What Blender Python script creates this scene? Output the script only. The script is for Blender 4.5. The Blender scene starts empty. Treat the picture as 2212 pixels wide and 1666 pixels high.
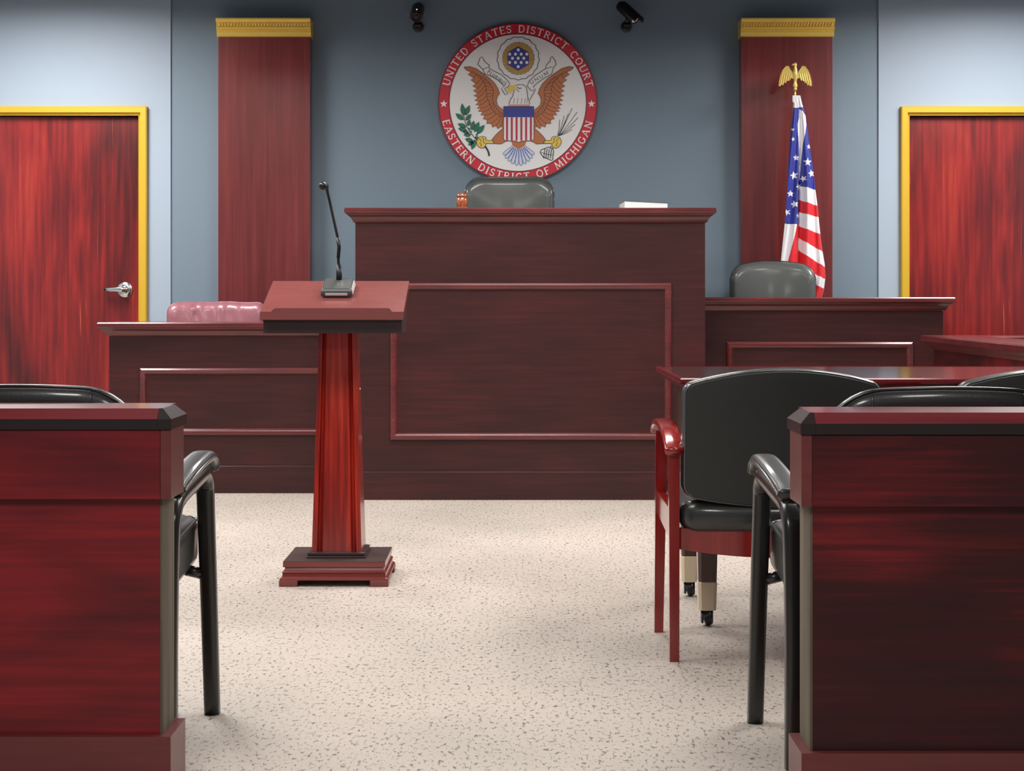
import bpy, bmesh, math, random
from math import sin, cos, pi, radians
from mathutils import Vector, Matrix
random.seed(7)
S = bpy.context.scene
C = S.collection

# ------------------------------------------------------------------ camera
FPX = 3600.0          # focal length in pixels of the 2212 px wide frame
EYE = 1.04            # camera height
HORIZON = 640.0       # image row of the horizon
cam = bpy.data.cameras.new('camera'); camo = bpy.data.objects.new('camera', cam); C.objects.link(camo)
camo.location = (0, 0, EYE); camo.rotation_euler = (radians(90), 0, 0)
cam.sensor_width = 36; cam.lens = 36*FPX/2212; cam.shift_y = -(833-HORIZON)/2212
cam.clip_start = .05
S.camera = camo
# ------------------------------------------------------------------ world and light
w = bpy.data.worlds.new('world'); S.world = w; w.use_nodes = True
w.node_tree.nodes['Background'].inputs[0].default_value = (.9, .95, 1, 1)
w.node_tree.nodes['Background'].inputs[1].default_value = .25
S.view_settings.view_transform = 'Standard'; S.view_settings.look = 'None'
S.view_settings.exposure = 0.0; S.view_settings.gamma = 1.0
try: S.view_settings.use_curve_mapping = False
except Exception: pass
def area(name, loc, sx, sy, power, spread=120, col=(1, .97, .93), rot=(0, 0, 0)):
    l = bpy.data.lights.new(name, 'AREA'); l.shape = 'RECTANGLE'; l.size = sx; l.size_y = sy
    l.energy = power; l.color = col; l.spread = radians(spread)
    o = bpy.data.objects.new(name, l); C.objects.link(o); o.location = loc; o.rotation_euler = rot
    return o
CEIL = 2.87
area('unseen_area_light', (-2.6, 8.3, CEIL-.02), .6, 1.2, 90, 168)
area('unseen_area_light', (2.8, 8.3, CEIL-.02), .6, 1.2, 90, 168)
area('unseen_area_light', (0.05, 7.2, CEIL-.02), 1.2, .6, 62, 166)  # centre light added to brighten the seal, no known fixture
area('unseen_area_light', (-1.9, 5.6, CEIL-.02), .6, 1.2, 62, 165)
area('unseen_area_light', (1.9, 5.6, CEIL-.02), .6, 1.2, 50, 165)
area('unseen_area_light', (-1.0, 4.45, CEIL-.02), 1.2, .6, 26, 165)
area('unseen_area_light', (1.2, 4.45, CEIL-.02), 1.2, .6, 20, 165)
area('unseen_area_light', (-1.1, .9, CEIL-.02), .6, 1.2, 62, 165)  # added behind the camera to light the partition fronts
area('unseen_area_light', (1.3, .9, CEIL-.02), .6, 1.2, 40, 165)  # right-hand one of the added pair, fills the partition fronts

# ------------------------------------------------------------------ materials
def nt(name):
    m = bpy.data.materials.new(name); m.use_nodes = True
    n = m.node_tree.nodes; return m, n, m.node_tree.links, n['Principled BSDF']
def plain(name, col, rough=.5, metal=0., coat=0., bump=0., bscale=60., emis=None, spec=.5):
    m, n, l, b = nt(name)
    b.inputs['Base Color'].default_value = (*col, 1); b.inputs['Roughness'].default_value = rough
    b.inputs['Metallic'].default_value = metal; b.inputs['Coat Weight'].default_value = coat
    b.inputs['Coat Roughness'].default_value = .12
    b.inputs['Specular IOR Level'].default_value = spec
    if emis:
        b.inputs['Emission Color'].default_value = (*emis[0], 1); b.inputs['Emission Strength'].default_value = emis[1]
    if bump:
        tc = n.new('ShaderNodeTexCoord'); no = n.new('ShaderNodeTexNoise'); bp = n.new('ShaderNodeBump')
        no.inputs['Scale'].default_value = bscale; no.inputs['Detail'].default_value = 4
        bp.inputs['Strength'].default_value = bump; bp.inputs['Distance'].default_value = .004
        l.new(tc.outputs['Object'], no.inputs['Vector']); l.new(no.outputs['Fac'], bp.inputs['Height']); l.new(bp.outputs['Normal'], b.inputs['Normal'])
    return m
def ramp(n, stops, interp='LINEAR'):
    r = n.new('ShaderNodeValToRGB'); r.color_ramp.interpolation = interp
    e = r.color_ramp.elements
    while len(e) < len(stops): e.new(.5)
    for i, (p, c) in enumerate(stops): e[i].position = p; e[i].color = (*c, 1)
    return r
def mixc(n, l, fac, a, b, mode='MIX'):
    x = n.new('ShaderNodeMix'); x.data_type = 'RGBA'; x.blend_type = mode
    for inp, v in ((x.inputs[0], fac), (x.inputs[6], a), (x.inputs[7], b)):
        if isinstance(v, (int, float)): inp.default_value = v
        elif isinstance(v, tuple): inp.default_value = (*v, 1)
        else: l.new(v, inp)
    return x.outputs[2]
def wood(name, stops, streak, blotch, rough=.3, coat=.25, scratch=None, off=(0, 0, 0), fine=.5, bump=.08, spec=.5):
    """stained wood: broad blotches of the stain plus fine grain stretched along one axis"""
    m, n, l, b = nt(name)
    tc = n.new('ShaderNodeTexCoord')
    def noise(sc, scale, det=5, dist=0.):
        mp = n.new('ShaderNodeMapping'); mp.inputs['Scale'].default_value = sc; mp.inputs['Location'].default_value = off
        no = n.new('ShaderNodeTexNoise'); no.inputs['Scale'].default_value = scale; no.inputs['Detail'].default_value = det
        no.inputs['Distortion'].default_value = dist
        l.new(tc.outputs['Object'], mp.inputs['Vector']); l.new(mp.outputs['Vector'], no.inputs['Vector']); return no
    a = noise(blotch, 1.6, 4, .4); f = noise(streak, 9, 8, .1)
    mx = n.new('ShaderNodeMath'); mx.operation = 'MULTIPLY_ADD'; mx.inputs[1].default_value = fine
    l.new(f.outputs['Fac'], mx.inputs[0])
    sc = n.new('ShaderNodeMath'); sc.operation = 'MULTIPLY'; sc.inputs[1].default_value = 1-fine
    l.new(a.outputs['Fac'], sc.inputs[0]); l.new(sc.outputs[0], mx.inputs[2])
    r = ramp(n, stops); l.new(mx.outputs[0], r.inputs['Fac']); col = r.outputs['Color']
    if scratch:
        s = noise(tuple(v*1.0 for v in streak), 3.2, 6, 1.2)
        k = ramp(n, [(.0, (0, 0, 0)), (scratch[1], (0, 0, 0)), (scratch[1]+.05, (1, 1, 1))]); l.new(s.outputs['Fac'], k.inputs['Fac'])
        col = mixc(n, l, k.outputs['Color'], col, scratch[0])
    l.new(col, b.inputs['Base Color'])
    b.inputs['Roughness'].default_value = rough; b.inputs['Coat Weight'].default_value = coat; b.inputs['Coat Roughness'].default_value = .15; b.inputs['Specular IOR Level'].default_value = spec
    bp = n.new('ShaderNodeBump'); bp.inputs['Strength'].default_value = bump; bp.inputs['Distance'].default_value = .002
    l.new(f.outputs['Fac'], bp.inputs['Height']); l.new(bp.outputs['Normal'], b.inputs['Normal'])
    return m
def sr(r, g, b):      # sRGB 0-255 -> linear
    f = lambda c: (c/255/12.92) if c/255 <= .04045 else ((c/255+.055)/1.055)**2.4
    return (f(r), f(g), f(b))
H = (.12, 2.5, 2.5); V = (2.5, 2.5, .10)
M = {}
M['bench'] = wood('dark_mahogany_stain', [(.3, sr(46, 24, 23)), (.5, sr(58, 29, 29)), (.72, sr(78, 34, 35))], (.3, 6, 6), (.9, 2, 2.2), .4, .05, spec=.3)
M['bench_trim'] = wood('mahogany_moulding', [(.3, sr(66, 26, 26)), (.55, sr(98, 36, 37)), (.75, sr(132, 52, 50))], (.3, 8, 8), (1.5, 6, 6), .3, .5)
M['door'] = wood('red_door_stain', [(.36, sr(72, 20, 22)), (.47, sr(112, 26, 27)), (.57, sr(142, 36, 33)), (.7, sr(166, 58, 40))], (5, 5, .22), (2.4, 2, .6), .3, .3, (sr(176, 78, 52), .70), fine=.36)
M['pil'] = wood('pilaster_stain', [(.3, sr(92, 34, 36)), (.55, sr(116, 46, 46)), (.75, sr(134, 60, 58))], (6, 6, .2), (1.5, 2, .5), .3, .4)
M['bar_l'] = wood('red_partition_stain', [(.38, sr(86, 20, 27)), (.5, sr(116, 24, 32)), (.60, sr(140, 28, 34)), (.72, sr(160, 42, 38))], (.3, 9, 9), (.8, 2, 2.4), .4, .06, (sr(150, 56, 58), .74), fine=.3, bump=.02, spec=.35)
M['bar_r'] = wood('shaded_partition_stain', [(.40, sr(48, 19, 20)), (.5, sr(62, 20, 22)), (.58, sr(92, 23, 28)), (.68, sr(134, 30, 36))], (.3, 9, 9), (.9, 2, 2.4), .4, .06, (sr(120, 40, 42), .75), off=(3.1, 2, 1.7), fine=.3, bump=.02, spec=.3)  # partition stain with the dimmer light on the right put into its colours
M['bar_cap'] = wood('red_rail_gloss', [(.35, sr(96, 18, 28)), (.55, sr(124, 26, 36)), (.7, sr(160, 60, 66))], (.2, 8, 8), (.6, 5, 5), .3, .4)
M['bar_dark'] = plain('dark_rail_band', sr(34, 22, 21), .3, coat=.3)
M['bar_base'] = wood('skirting_stain', [(.3, sr(92, 36, 36)), (.7, sr(116, 50, 48))], (.3, 5, 5), (.8, 2, 2), .4, .2)
M['raw'] = wood('raw_plywood_edge', [(.3, sr(60, 52, 44)), (.5, sr(98, 87, 72)), (.7, sr(128, 116, 98))], (7, 7, .3), (5, 5, .6), .8, 0, bump=.4)
M['lect'] = wood('lectern_column_stain', [(.36, sr(88, 20, 20)), (.5, sr(132, 30, 26)), (.6, sr(168, 42, 28)), (.72, sr(196, 70, 38))], (8, 8, .25), (5, 5, .5), .25, .4)
M['lect_top'] = wood('lectern_desk_stain', [(.3, sr(116, 60, 58)), (.7, sr(137, 75, 72))], (.3, 9, 9), (.9, 2, 2), .2, .5, fine=.3, bump=.02)
M['lect_base'] = wood('lectern_base_stain', [(.3, sr(96, 34, 32)), (.7, sr(140, 56, 52))], (.3, 8, 8), (1.5, 3, 3), .3, .4)
M['base_top'] = plain('dark_base_top', sr(66, 52, 50), .4, coat=.2)
M['lect_dark'] = plain('lectern_dark_band', sr(52, 34, 34), .4, coat=.1)
M['chairwood'] = wood('cherry_chair_lacquer', [(.3, sr(112, 18, 18)), (.55, sr(146, 26, 24)), (.75, sr(172, 48, 36))], (7, 7, .3), (3, 3, .8), .16, .7)
M['table'] = wood('table_veneer', [(.3, sr(62, 34, 32)), (.7, sr(96, 48, 46))], (.3, 7, 7), (1, 2, 2), .1, 1.)
M['table_edge'] = plain('table_edge_red', sr(118, 22, 28), .2, coat=.6)
M['legwood'] = wood('dark_leg_wood', [(.3, sr(52, 32, 26)), (.7, sr(84, 52, 40))], (8, 8, .3), (4, 4, .6), .25, .4)
M['cream'] = plain('cream_leg_sleeve', sr(222, 206, 178), .45)
M['leather'] = plain('black_leather', sr(38, 40, 40), .42, coat=.6, bump=.12, bscale=220)
M['leatherback'] = plain('black_vinyl_back', sr(44, 46, 45), .55, bump=.05, bscale=300)
M['leathergrey'] = plain('charcoal_leather', sr(74, 78, 76), .45, coat=.4, bump=.1, bscale=200)
M['piping'] = plain('vinyl_piping', sr(70, 72, 72), .22, coat=.5)
M['burg'] = plain('burgundy_leather', sr(150, 92, 102), .42, coat=.3, bump=.1, bscale=120)
M['blackframe'] = plain('black_chair_lacquer', sr(34, 33, 32), .28, coat=.35)
M['black'] = plain('black_plastic', sr(16, 17, 19), .35)
M['grey'] = plain('grey_plastic', sr(74, 76, 74), .32, coat=.3)
M['silver'] = plain('satin_silver', sr(225, 225, 225), .25, 1.)
M['trim_silver'] = plain('pale_silver_plastic', sr(215, 215, 215), .3, coat=.5)
M['chrome'] = plain('brushed_chrome', sr(215, 215, 218), .2, 1.)
M['goldpaint'] = plain('gold_frame_paint', sr(222, 180, 58), .3, .25, coat=.2)
M['gold'] = plain('gilded_moulding', sr(250, 214, 106), .28, .35, bump=.25, bscale=90)
M['goldbrass'] = plain('polished_brass_eagle', sr(248, 218, 122), .26, .4)
M['paper'] = plain('white_paper', sr(238, 238, 238), .7)
M['gavel'] = wood('turned_gavel_wood', [(.3, sr(134, 62, 34)), (.7, sr(190, 106, 64))], (6, 6, 2), (3, 3, 2), .15, .8)
M['wall_c'] = plain('slate_blue_paint', sr(115, 132, 146), .62, bump=.02, bscale=200)
M['wall_s'] = plain('pale_blue_paint', sr(158, 172, 188), .62, bump=.02, bscale=200)
M['ceil'] = plain('ceiling_white', sr(96, 98, 100), .9)
M['room'] = plain('side_wall_paint', sr(140, 150, 160), .8)
def floor_mat():
    m, n, l, b = nt('speckled_beige_floor')
    tc = n.new('ShaderNodeTexCoord')
    big = n.new('ShaderNodeTexNoise'); big.inputs['Scale'].default_value = 1.1; big.inputs['Detail'].default_value = 3
    vo = n.new('ShaderNodeTexVoronoi'); vo.inputs['Scale'].default_value = 66; vo.feature = 'DISTANCE_TO_EDGE'
    no = n.new('ShaderNodeTexNoise'); no.inputs['Scale'].default_value = 84; no.inputs['Detail'].default_value = 3; no.inputs['Roughness'].default_value = .6
    pt = n.new('ShaderNodeTexNoise'); pt.inputs['Scale'].default_value = 5; pt.inputs['Detail'].default_value = 4
    mpg = n.new('ShaderNodeMapping'); mpg.inputs['Scale'].default_value = (1, .5, 1); l.new(tc.outputs['Object'], mpg.inputs['Vector'])
    for x in (big, pt): l.new(tc.outputs['Object'], x.inputs['Vector'])
    l.new(mpg.outputs['Vector'], no.inputs['Vector'])
    ds = n.new('ShaderNodeVectorMath'); ds.operation = 'MULTIPLY_ADD'; ds.inputs[1].default_value = (.02, .02, .02)
    l.new(no.outputs['Color'], ds.inputs[0]); l.new(mpg.outputs['Vector'], ds.inputs[2]); l.new(ds.outputs[0], vo.inputs['Vector'])
    base = ramp(n, [(.3, sr(170, 161, 152)), (.7, sr(190, 178, 168))]); l.new(big.outputs['Fac'], base.inputs['Fac'])
    sp = ramp(n, [(.0, (0, 0, 0)), (.63, (0, 0, 0)), (.68, (1, 1, 1))]); l.new(no.outputs['Fac'], sp.inputs['Fac'])
    cr = ramp(n, [(.0, (1, 1, 1)), (.035, (.9, .9, .9)), (.09, (0, 0, 0))]); l.new(vo.outputs['Distance'], cr.inputs['Fac'])
    gate = ramp(n, [(.40, (0, 0, 0)), (.55, (1, 1, 1))]); l.new(pt.outputs['Fac'], gate.inputs['Fac'])
    gate2 = ramp(n, [(.50, (0, 0, 0)), (.60, (1, 1, 1))]); l.new(no.outputs['Fac'], gate2.inputs['Fac'])
    g = n.new('ShaderNodeMath'); g.operation = 'MULTIPLY'; l.new(cr.outputs['Color'], g.inputs[0]); l.new(gate2.outputs['Color'], g.inputs[1])
    g2 = n.new('ShaderNodeMath'); g2.operation = 'MULTIPLY'; l.new(g.outputs[0], g2.inputs[0]); g2.inputs[1].default_value = .9
    c1 = mixc(n, l, g2.outputs[0], base.outputs['Color'], sr(84, 68, 58))
    f3 = n.new('ShaderNodeMath'); f3.operation = 'MULTIPLY'; l.new(sp.outputs['Color'], f3.inputs[0]); f3.inputs[1].default_value = .8
    c2 = mixc(n, l, f3.outputs[0], c1, sr(78, 62, 52))
    l.new(c2, b.inputs['Base Color']); b.inputs['Roughness'].default_value = .5
    bp = n.new('ShaderNodeBump'); bp.inputs['Strength'].default_value = .5; bp.inputs['Distance'].default_value = .002
    inv = n.new('ShaderNodeMath'); inv.operation = 'SUBTRACT'; inv.inputs[0].default_value = 1; l.new(g.outputs[0], inv.inputs[1])
    l.new(inv.outputs[0], bp.inputs['Height']); l.new(bp.outputs['Normal'], b.inputs['Normal'])
    return m
M['floor'] = floor_mat()

# ------------------------------------------------------------------ mesh helpers
def obj(name, bm, mats, parent=None, smooth=False, loc=None, angle=None):
    bmesh.ops.recalc_face_normals(bm, faces=bm.faces)
    me = bpy.data.meshes.new(name); bm.to_mesh(me); bm.free()
    for m in (mats if isinstance(mats, (list, tuple)) else [mats]): me.materials.append(m)
    if smooth:
        me.polygons.foreach_set('use_smooth', [True]*len(me.polygons))
        if angle:
            try: me.set_sharp_from_angle(angle=radians(angle))
            except Exception: pass
    o = bpy.data.objects.new(name, me); C.objects.link(o)
    if parent: o.parent = parent
    if loc: o.location = loc
    return o
def tag(o, label, cat, group=None):
    o['label'] = label; o['category'] = cat
    if group: o['group'] = group
    return o
def thing(name, label, cat, loc=(0, 0, 0), rz=0., group=None):
    o = bpy.data.objects.new(name, None); C.objects.link(o); o.empty_display_size = .1
    o.location = loc; o.rotation_euler = (0, 0, rz)
    return tag(o, label, cat, group)
def struct(o): o['kind'] = 'structure'; return o
def dup(root, loc, rz=0., label=None, group=None):
    r = root.copy(); C.objects.link(r); r.location = loc; r.rotation_euler = (0, 0, rz)
    if label: r['label'] = label
    if group: r['group'] = group
    for ch in list(root.children):
        c = ch.copy(); C.objects.link(c); c.parent = r
        for g in list(ch.children):
            d = g.copy(); C.objects.link(d); d.parent = c
    return r
def NB(): return bmesh.new()
def box(bm, x0, x1, y0, y1, z0, z1, bev=0.):
    t = bmesh.new()
    bmesh.ops.create_cube(t, size=1, matrix=Matrix.Translation(((x0+x1)/2, (y0+y1)/2, (z0+z1)/2)) @ Matrix.Diagonal((x1-x0, y1-y0, z1-z0, 1)))
    if bev: bmesh.ops.bevel(t, geom=t.edges[:], offset=bev, segments=2, profile=.5, affect='EDGES')
    join(bm, t)
def join(bm, t, mat=None, mi=None):
    vs = {}
    for v in t.verts: vs[v] = bm.verts.new(mat @ v.co if mat else v.co)
    for f in t.faces:
        try:
            nf = bm.faces.new([vs[v] for v in f.verts]); nf.material_index = f.material_index if mi is None else mi
            nf.smooth = f.smooth
        except ValueError: pass
    t.free()
def loft(bm, rings, caps=True, closed=True, mi=0):
    R = [[bm.verts.new(p) for p in r] for r in rings]; n = len(R[0])
    for a, b in zip(R, R[1:]):
        for i in range(n if closed else n-1):
            j = (i+1) % n
            f = bm.faces.new((a[i], a[j], b[j], b[i])); f.material_index = mi
    if caps and closed:
        for r in (R[0], R[-1]):
            f = bm.faces.new(r); f.material_index = mi
def stack(bm, rows, mi=0):   # rows: (x0,x1,y0,y1,z)
    loft(bm, [[(a, c, z), (b, c, z), (b, d, z), (a, d, z)] for a, b, c, d, z in rows], mi=mi)
def lathe(bm, prof, n=24, mat=None, mi=0):
    t = bmesh.new()
    loft(t, [[(max(r, 1e-4)*cos(2*pi*i/n), max(r, 1e-4)*sin(2*pi*i/n), z) for i in range(n)] for r, z in prof])
    join(bm, t, mat, mi)
def tube(bm, pts, r, n=10, mi=0, side=None, ry=None):
    """sweep a round (or flattened) section along a path; r may be a list"""
    P = [Vector(p) for p in pts]; rings = []
    ref = Vector(side) if side else None
    prev = None
    for i, p in enumerate(P):
        t = (P[min(i+1, len(P)-1)]-P[max(i-1, 0)]).normalized()
        if ref is not None: s = (ref - t*ref.dot(t)).normalized()
        elif prev is None:
            a = Vector((0, 0, 1)) if abs(t.z) < .9 else Vector((1, 0, 0)); s = t.cross(a).normalized()
        else: s = (prev - t*prev.dot(t)).normalized()
        prev = s; u = t.cross(s)
        ra = r[i] if isinstance(r, (list, tuple)) else r
        rb = (ry[i] if isinstance(ry, (list, tuple)) else ry) if ry else ra
        k = .5 if ry else 1.
        ring = []
        for j in range(n):
            c, d = cos(2*pi*j/n), sin(2*pi*j/n)
            if ry: c = math.copysign(abs(c)**.6, c); d = math.copysign(abs(d)**.6, d)
            ring.append(p + s*ra*c + u*rb*d)
        rings.append(ring)
    loft(bm, rings, mi=mi)
def smoothpath(pts, sub=6):
    P = [Vector(p) for p in pts]; out = []
    for i in range(len(P)-1):
        a, b, c, d = P[max(i-1, 0)], P[i], P[i+1], P[min(i+2, len(P)-1)]
        for k in range(sub):
            t = k/sub
            out.append(.5*((2*b)+(c-a)*t+(2*a-5*b+4*c-d)*t*t+(3*b-a-3*c+d)*t**3))
    out.append(P[-1]); return out
def prism(bm, pts, axis, a, b, mi=0):  # extrude 2D polygon; axis 'y': pts=(x,z)
    def mk(p, h): return {'x': (h, p[0], p[1]), 'y': (p[0], h, p[1]), 'z': (p[0], p[1], h)}[axis]
    A = [bm.verts.new(mk(p, a)) for p in pts]; B = [bm.verts.new(mk(p, b)) for p in pts]; n = len(pts)
    fs = [bm.faces.new(A), bm.faces.new(B)]
    for i in range(n): fs.append(bm.faces.new((A[i], A[(i+1) % n], B[(i+1) % n], B[i])))
    for f in fs: f.material_index = mi; f.normal_update()
    bmesh.ops.triangulate(bm, faces=fs[:2])
def frame_mould(bm, x0, x1, z0, z1, prof, sy=-1, y=0.):
    """mitred moulding round a rectangle in the XZ plane; prof = (inset, projection)"""
    rings = []
    for ins, pr in prof:
        rings.append([(x0+ins, y+sy*pr, z0+ins), (x1-ins, y+sy*pr, z0+ins), (x1-ins, y+sy*pr, z1-ins), (x0+ins, y+sy*pr, z1-ins)])
    loft(bm, rings, caps=False)
def pad(bm, outline, t, r, fn=lambda u, v, w: (u, w, v), crown=0., rings=5, inner=5, mi=0):
    """cushion: closed outline (u,v), thickness t along w, rounded rim r, crowned faces"""
    cu = (min(p[0] for p in outline)+max(p[0] for p in outline))/2; cv = (min(p[1] for p in outline)+max(p[1] for p in outline))/2
    hu = (max(p[0] for p in outline)-min(p[0] for p in outline))/2; hv = (max(p[1] for p in outline)-min(p[1] for p in outline))/2
    prof = []
    for i in range(inner): k = i/inner; prof.append((k, -1, 0.))
    for i in range(rings+1): a = pi/2*i/rings; prof.append((1, -1, a))
    for i in range(rings+1): a = pi/2*(1-i/rings); prof.append((1, 1, a))
    for i in range(inner-1, -1, -1): k = i/inner; prof.append((k, 1, 0.))
    R = []
    for k, sgn, a in prof:
        inset = r*(1-sin(a)); kk = max(k, .02)
        cr = crown*(1-kk*kk)
        ww = sgn*((t/2-r)+r*cos(a)) + sgn*cr
        R.append([fn(cu+(p[0]-cu)*(1-inset/hu)*kk, cv+(p[1]-cv)*(1-inset/hv)*kk, ww) for p in outline])
    loft(bm, R, mi=mi)
def rrect(x0, x1, z0, z1, r, n=6, top=0., taper=0., dens=8):
    """rounded rectangle outline with optional arched top"""
    if not isinstance(r, (list, tuple)): r = [r]*4
    pts = []
    for (cx, cz, a0, rr) in ((x1, z1, 0, r[0]), (x0, z1, 90, r[1]), (x0, z0, 180, r[2]), (x1, z0, 270, r[3])):
        ox = cx-rr if cx == x1 else cx+rr; oz = cz-rr if cz == z1 else cz+rr
        for i in range(n+1):
            a = radians(a0+90*i/n); pts.append((ox+rr*cos(a), oz+rr*sin(a)))
    out = []
    for i, p in enumerate(pts):
        q = pts[(i+1) % len(pts)]; out.append(p)
        d = math.hypot(q[0]-p[0], q[1]-p[1])
        if d > .06:
            m = dens
            for k in range(1, m): out.append((p[0]+(q[0]-p[0])*k/m, p[1]+(q[1]-p[1])*k/m))
    cx = (x0+x1)/2; hw = (x1-x0)/2; res = []
    for x, z in out:
        f = (z-z0)/(z1-z0); u = (x-cx)/hw
        res.append((cx+(x-cx)*(1+taper*(1-f)), z+top*f*(1-u*u)))
    return res

# ------------------------------------------------------------------ the room
WALL = 9.73
b = NB(); box(b, -3.8, 3.9, -1.7, 10.0, -.1, 0); struct(obj('floor', b, M['floor']))
b = NB(); box(b, -3.8, 3.9, -1.7, 10.0, CEIL, CEIL+.1); struct(obj('ceiling', b, M['ceil']))
SEAM_L, SEAM_R = -1.993, 2.14
b = NB(); box(b, SEAM_L, SEAM_R, WALL+.012, WALL+.2, 0, CEIL); struct(obj('wall_back', b, M['wall_c']))
DL0, DL1, DR0, DR1, DT = -3.09, -2.178, 2.318, 3.23, 2.094
def wall_with_door(name, x0, x1, d0, d1):
    b = NB(); box(b, x0, d0, WALL, WALL+.2, 0, CEIL); box(b, d1, x1, WALL, WALL+.2, 0, CEIL); box(b, d0, d1, WALL, WALL+.2, DT, CEIL)
    struct(obj(name, b, M['wall_s']))
wall_with_door('wall_back_left', -3.8, SEAM_L, DL0, DL1)
wall_with_door('wall_back_right', SEAM_R, 3.9, DR0, DR1)
b = NB(); box(b, -3.8, -3.6, -1.5, WALL, 0, CEIL); struct(obj('wall_left', b, M['room']))
b = NB(); box(b, 3.7, 3.9, -1.5, WALL, 0, CEIL); struct(obj('wall_right', b, M['room']))
b = NB(); box(b, -3.8, 3.9, -1.7, -1.5, 0, CEIL); struct(obj('wall_rear', b, M['room']))
def door(name, x0, x1, fw, handle_x=None):
    root = bpy.data.objects.new(name, None); C.objects.link(root); root.location = ((x0+x1)/2, WALL, 0); struct(root)
    cx = (x0+x1)/2; a, c = x0-cx, x1-cx
    b = NB(); box(b, a+.004, c-.004, .03, .075, .006, DT-.004); leaf = obj('door_leaf', b, M['door'], root)
    b = NB()
    prof = [(-fw, 0), (-fw, .030), (-fw+.006, .036), (-.016, .036), (-.013, .018), (-.006, .012), (0, .014), (.0, -.07), (-.01, -.07)]
    rings = []
    for ins, pr in prof:
        rings.append([(a+ins, -pr, 0), (a+ins, -pr, DT-ins), (c-ins, -pr, DT-ins), (c-ins, -pr, 0)])
    loft(b, rings, caps=False, closed=False); obj('door_frame', b, M['goldpaint'], root)
    if handle_x is not None:
        hx = handle_x-cx; hz = EYE+(640-626)/370*1.0
        s = 1
        b = NB(); lathe(b, [(.0, 0), (.045, 0), (.045, .006), (.038, .012), (.022, .014), (.017, .03), (.017, .05), (0, .052)], 28, Matrix.Translation((hx, .03, hz)) @ Matrix.Rotation(radians(90), 4, 'X'))
        h = obj('door_handle', b, M['chrome'], root, True, angle=40)
        b = NB(); tube(b, [(hx+.015, -.022, hz), (hx-.01, -.026, hz+.001), (hx-.04, -.026, hz+.001), (hx-.075, -.024, hz), (hx-.108, -.02, hz+.001)], [.014, .015, .013, .011, .010], 12, side=(0, 0, 1), ry=[.010, .011, .008, .007, .006])
        obj('lever', b, M['chrome'], h, True)
        b = NB(); lathe(b, [(0, 0), (.0085, 0), (.0085, .004), (0, .004)], 12, Matrix.Translation((hx-.108, -.02, hz+.001)) @ Matrix.Rotation(radians(-90), 4, 'Y'))
        obj('lever_tip', b, M['black'], h)
    return root
door('door_1', DL0, DL1, .052, DL1-.088)
door('door_2', DR0, DR1, .052, DR1-.088)

# ------------------------------------------------------------------ pilasters with gilded tops
def pilaster(x0, x1, label):
    t = thing('pilaster', label, 'pilaster', ((x0+x1)/2, WALL+.012, 0), 0, 'tall panels on the back wall')
    h = (x1-x0)/2
    b = NB(); box(b, -h, h, -.10, 0, 0, 2.54, .002); obj('shaft', b, M['pil'], t)
    b = NB(); g = h+.006
    pf = [(2.54, .104), (2.545, .112), (2.565, .116), (2.570, .122), (2.575, .119), (2.582, .13), (2.592, .132), (2.597, .126), (2.610, .128), (2.622, .146), (2.634, .150), (2.642, .150)]
    stack(b, [(-g-.0*p, g+.0*p, -p, 0, z) for z, p in pf])
    obj('capital', b, M['gold'], t)
    b = NB(); n = 30
    for i in range(n):
        x = -g+.01+(2*g-.02)*(i+.5)/n
        tube(b, [(x-.005, -.1285, 2.598), (x, -.1325, 2.606), (x+.005, -.137, 2.616)], [.003, .0052, .003], 6)
    ob = obj('carved_band', b, M['gold'], t, True); ob['kind'] = 'stuff'
    return t
pilaster(-1.70, -1.168, 'plain reddish wood panel with gold moulding on top, behind the lectern microphone')
pilaster(1.327, 1.855, 'plain reddish wood panel with gold moulding on top, behind the flag')

# ------------------------------------------------------------------ benches
def cornice_rows(x0, x1, y0, y1, z0, prof, back=False):
    return [(x0-p, x1+p, y0-p, y1, z0+z) for z, p in prof]
CORN = [(0, .004), (.006, .012), (.014, .014), (.028, .024), (.040, .040), (.044, .042), (.048, .050), (.052, .052), (.068, .052), (.074, .048)]
MOULD = [(0, 0), (.003, .012), (.012, .018), (.022, .016), (.03, .010), (.036, 0)]
def bench(name, label, cat, x0, x1, y0, depth, top, panel, skirt=.145, mat='bench', zb=0., ends=(True, True)):
    """hollow counter: front and side panels, moulded top, framed field, skirting; local origin at front centre"""
    cx = (x0+x1)/2; t = thing(name, label, cat, (cx, y0, 0))
    h = (x1-x0)/2; bt = top-.074
    b = NB(); box(b, -h, h, 0, .04, 0, bt); box(b, -h, -h+.04, .0401, depth, 0, bt); box(b, h-.04, h, .0401, depth, 0, bt)
    obj('body', b, M[mat], t)
    l, r = (.0 if ends[0] else 1), (.0 if ends[1] else 1)
    b = NB()
    rows = []
    for z, p in CORN: rows.append((-h-(p if ends[0] else 0), h+(p if ends[1] else 0), -p, depth, bt+z))
    stack(b, rows); obj('countertop', b, M['bench_trim'], t)
    b = NB(); px0, px1, pz0, pz1 = panel; frame_mould(b, px0-cx, px1-cx, pz0, pz1, MOULD); obj('panel_moulding', b, M['bench_trim'], t, True, angle=35)
    b = NB(); stack(b, [(-h, h, -.010, -.0001, .0), (-h, h, -.010, -.0001, skirt-.004), (-h, h, -.006, -.0001, skirt)]); obj('skirting', b, M[mat], t)
    return t
bench('judge_bench', 'tall dark mahogany judge bench with framed front panel below the round seal', 'bench', -.80, .986, 8.51, .62, 1.489, (-.622, .815, .305, 1.108))
bench('clerk_desk', 'low dark mahogany clerk desk left of the tall bench, lectern in front', 'desk', -2.127, -.802, 8.80, .42, .902, (-1.965, -.86, .305, .662), ends=(True, False))
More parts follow.
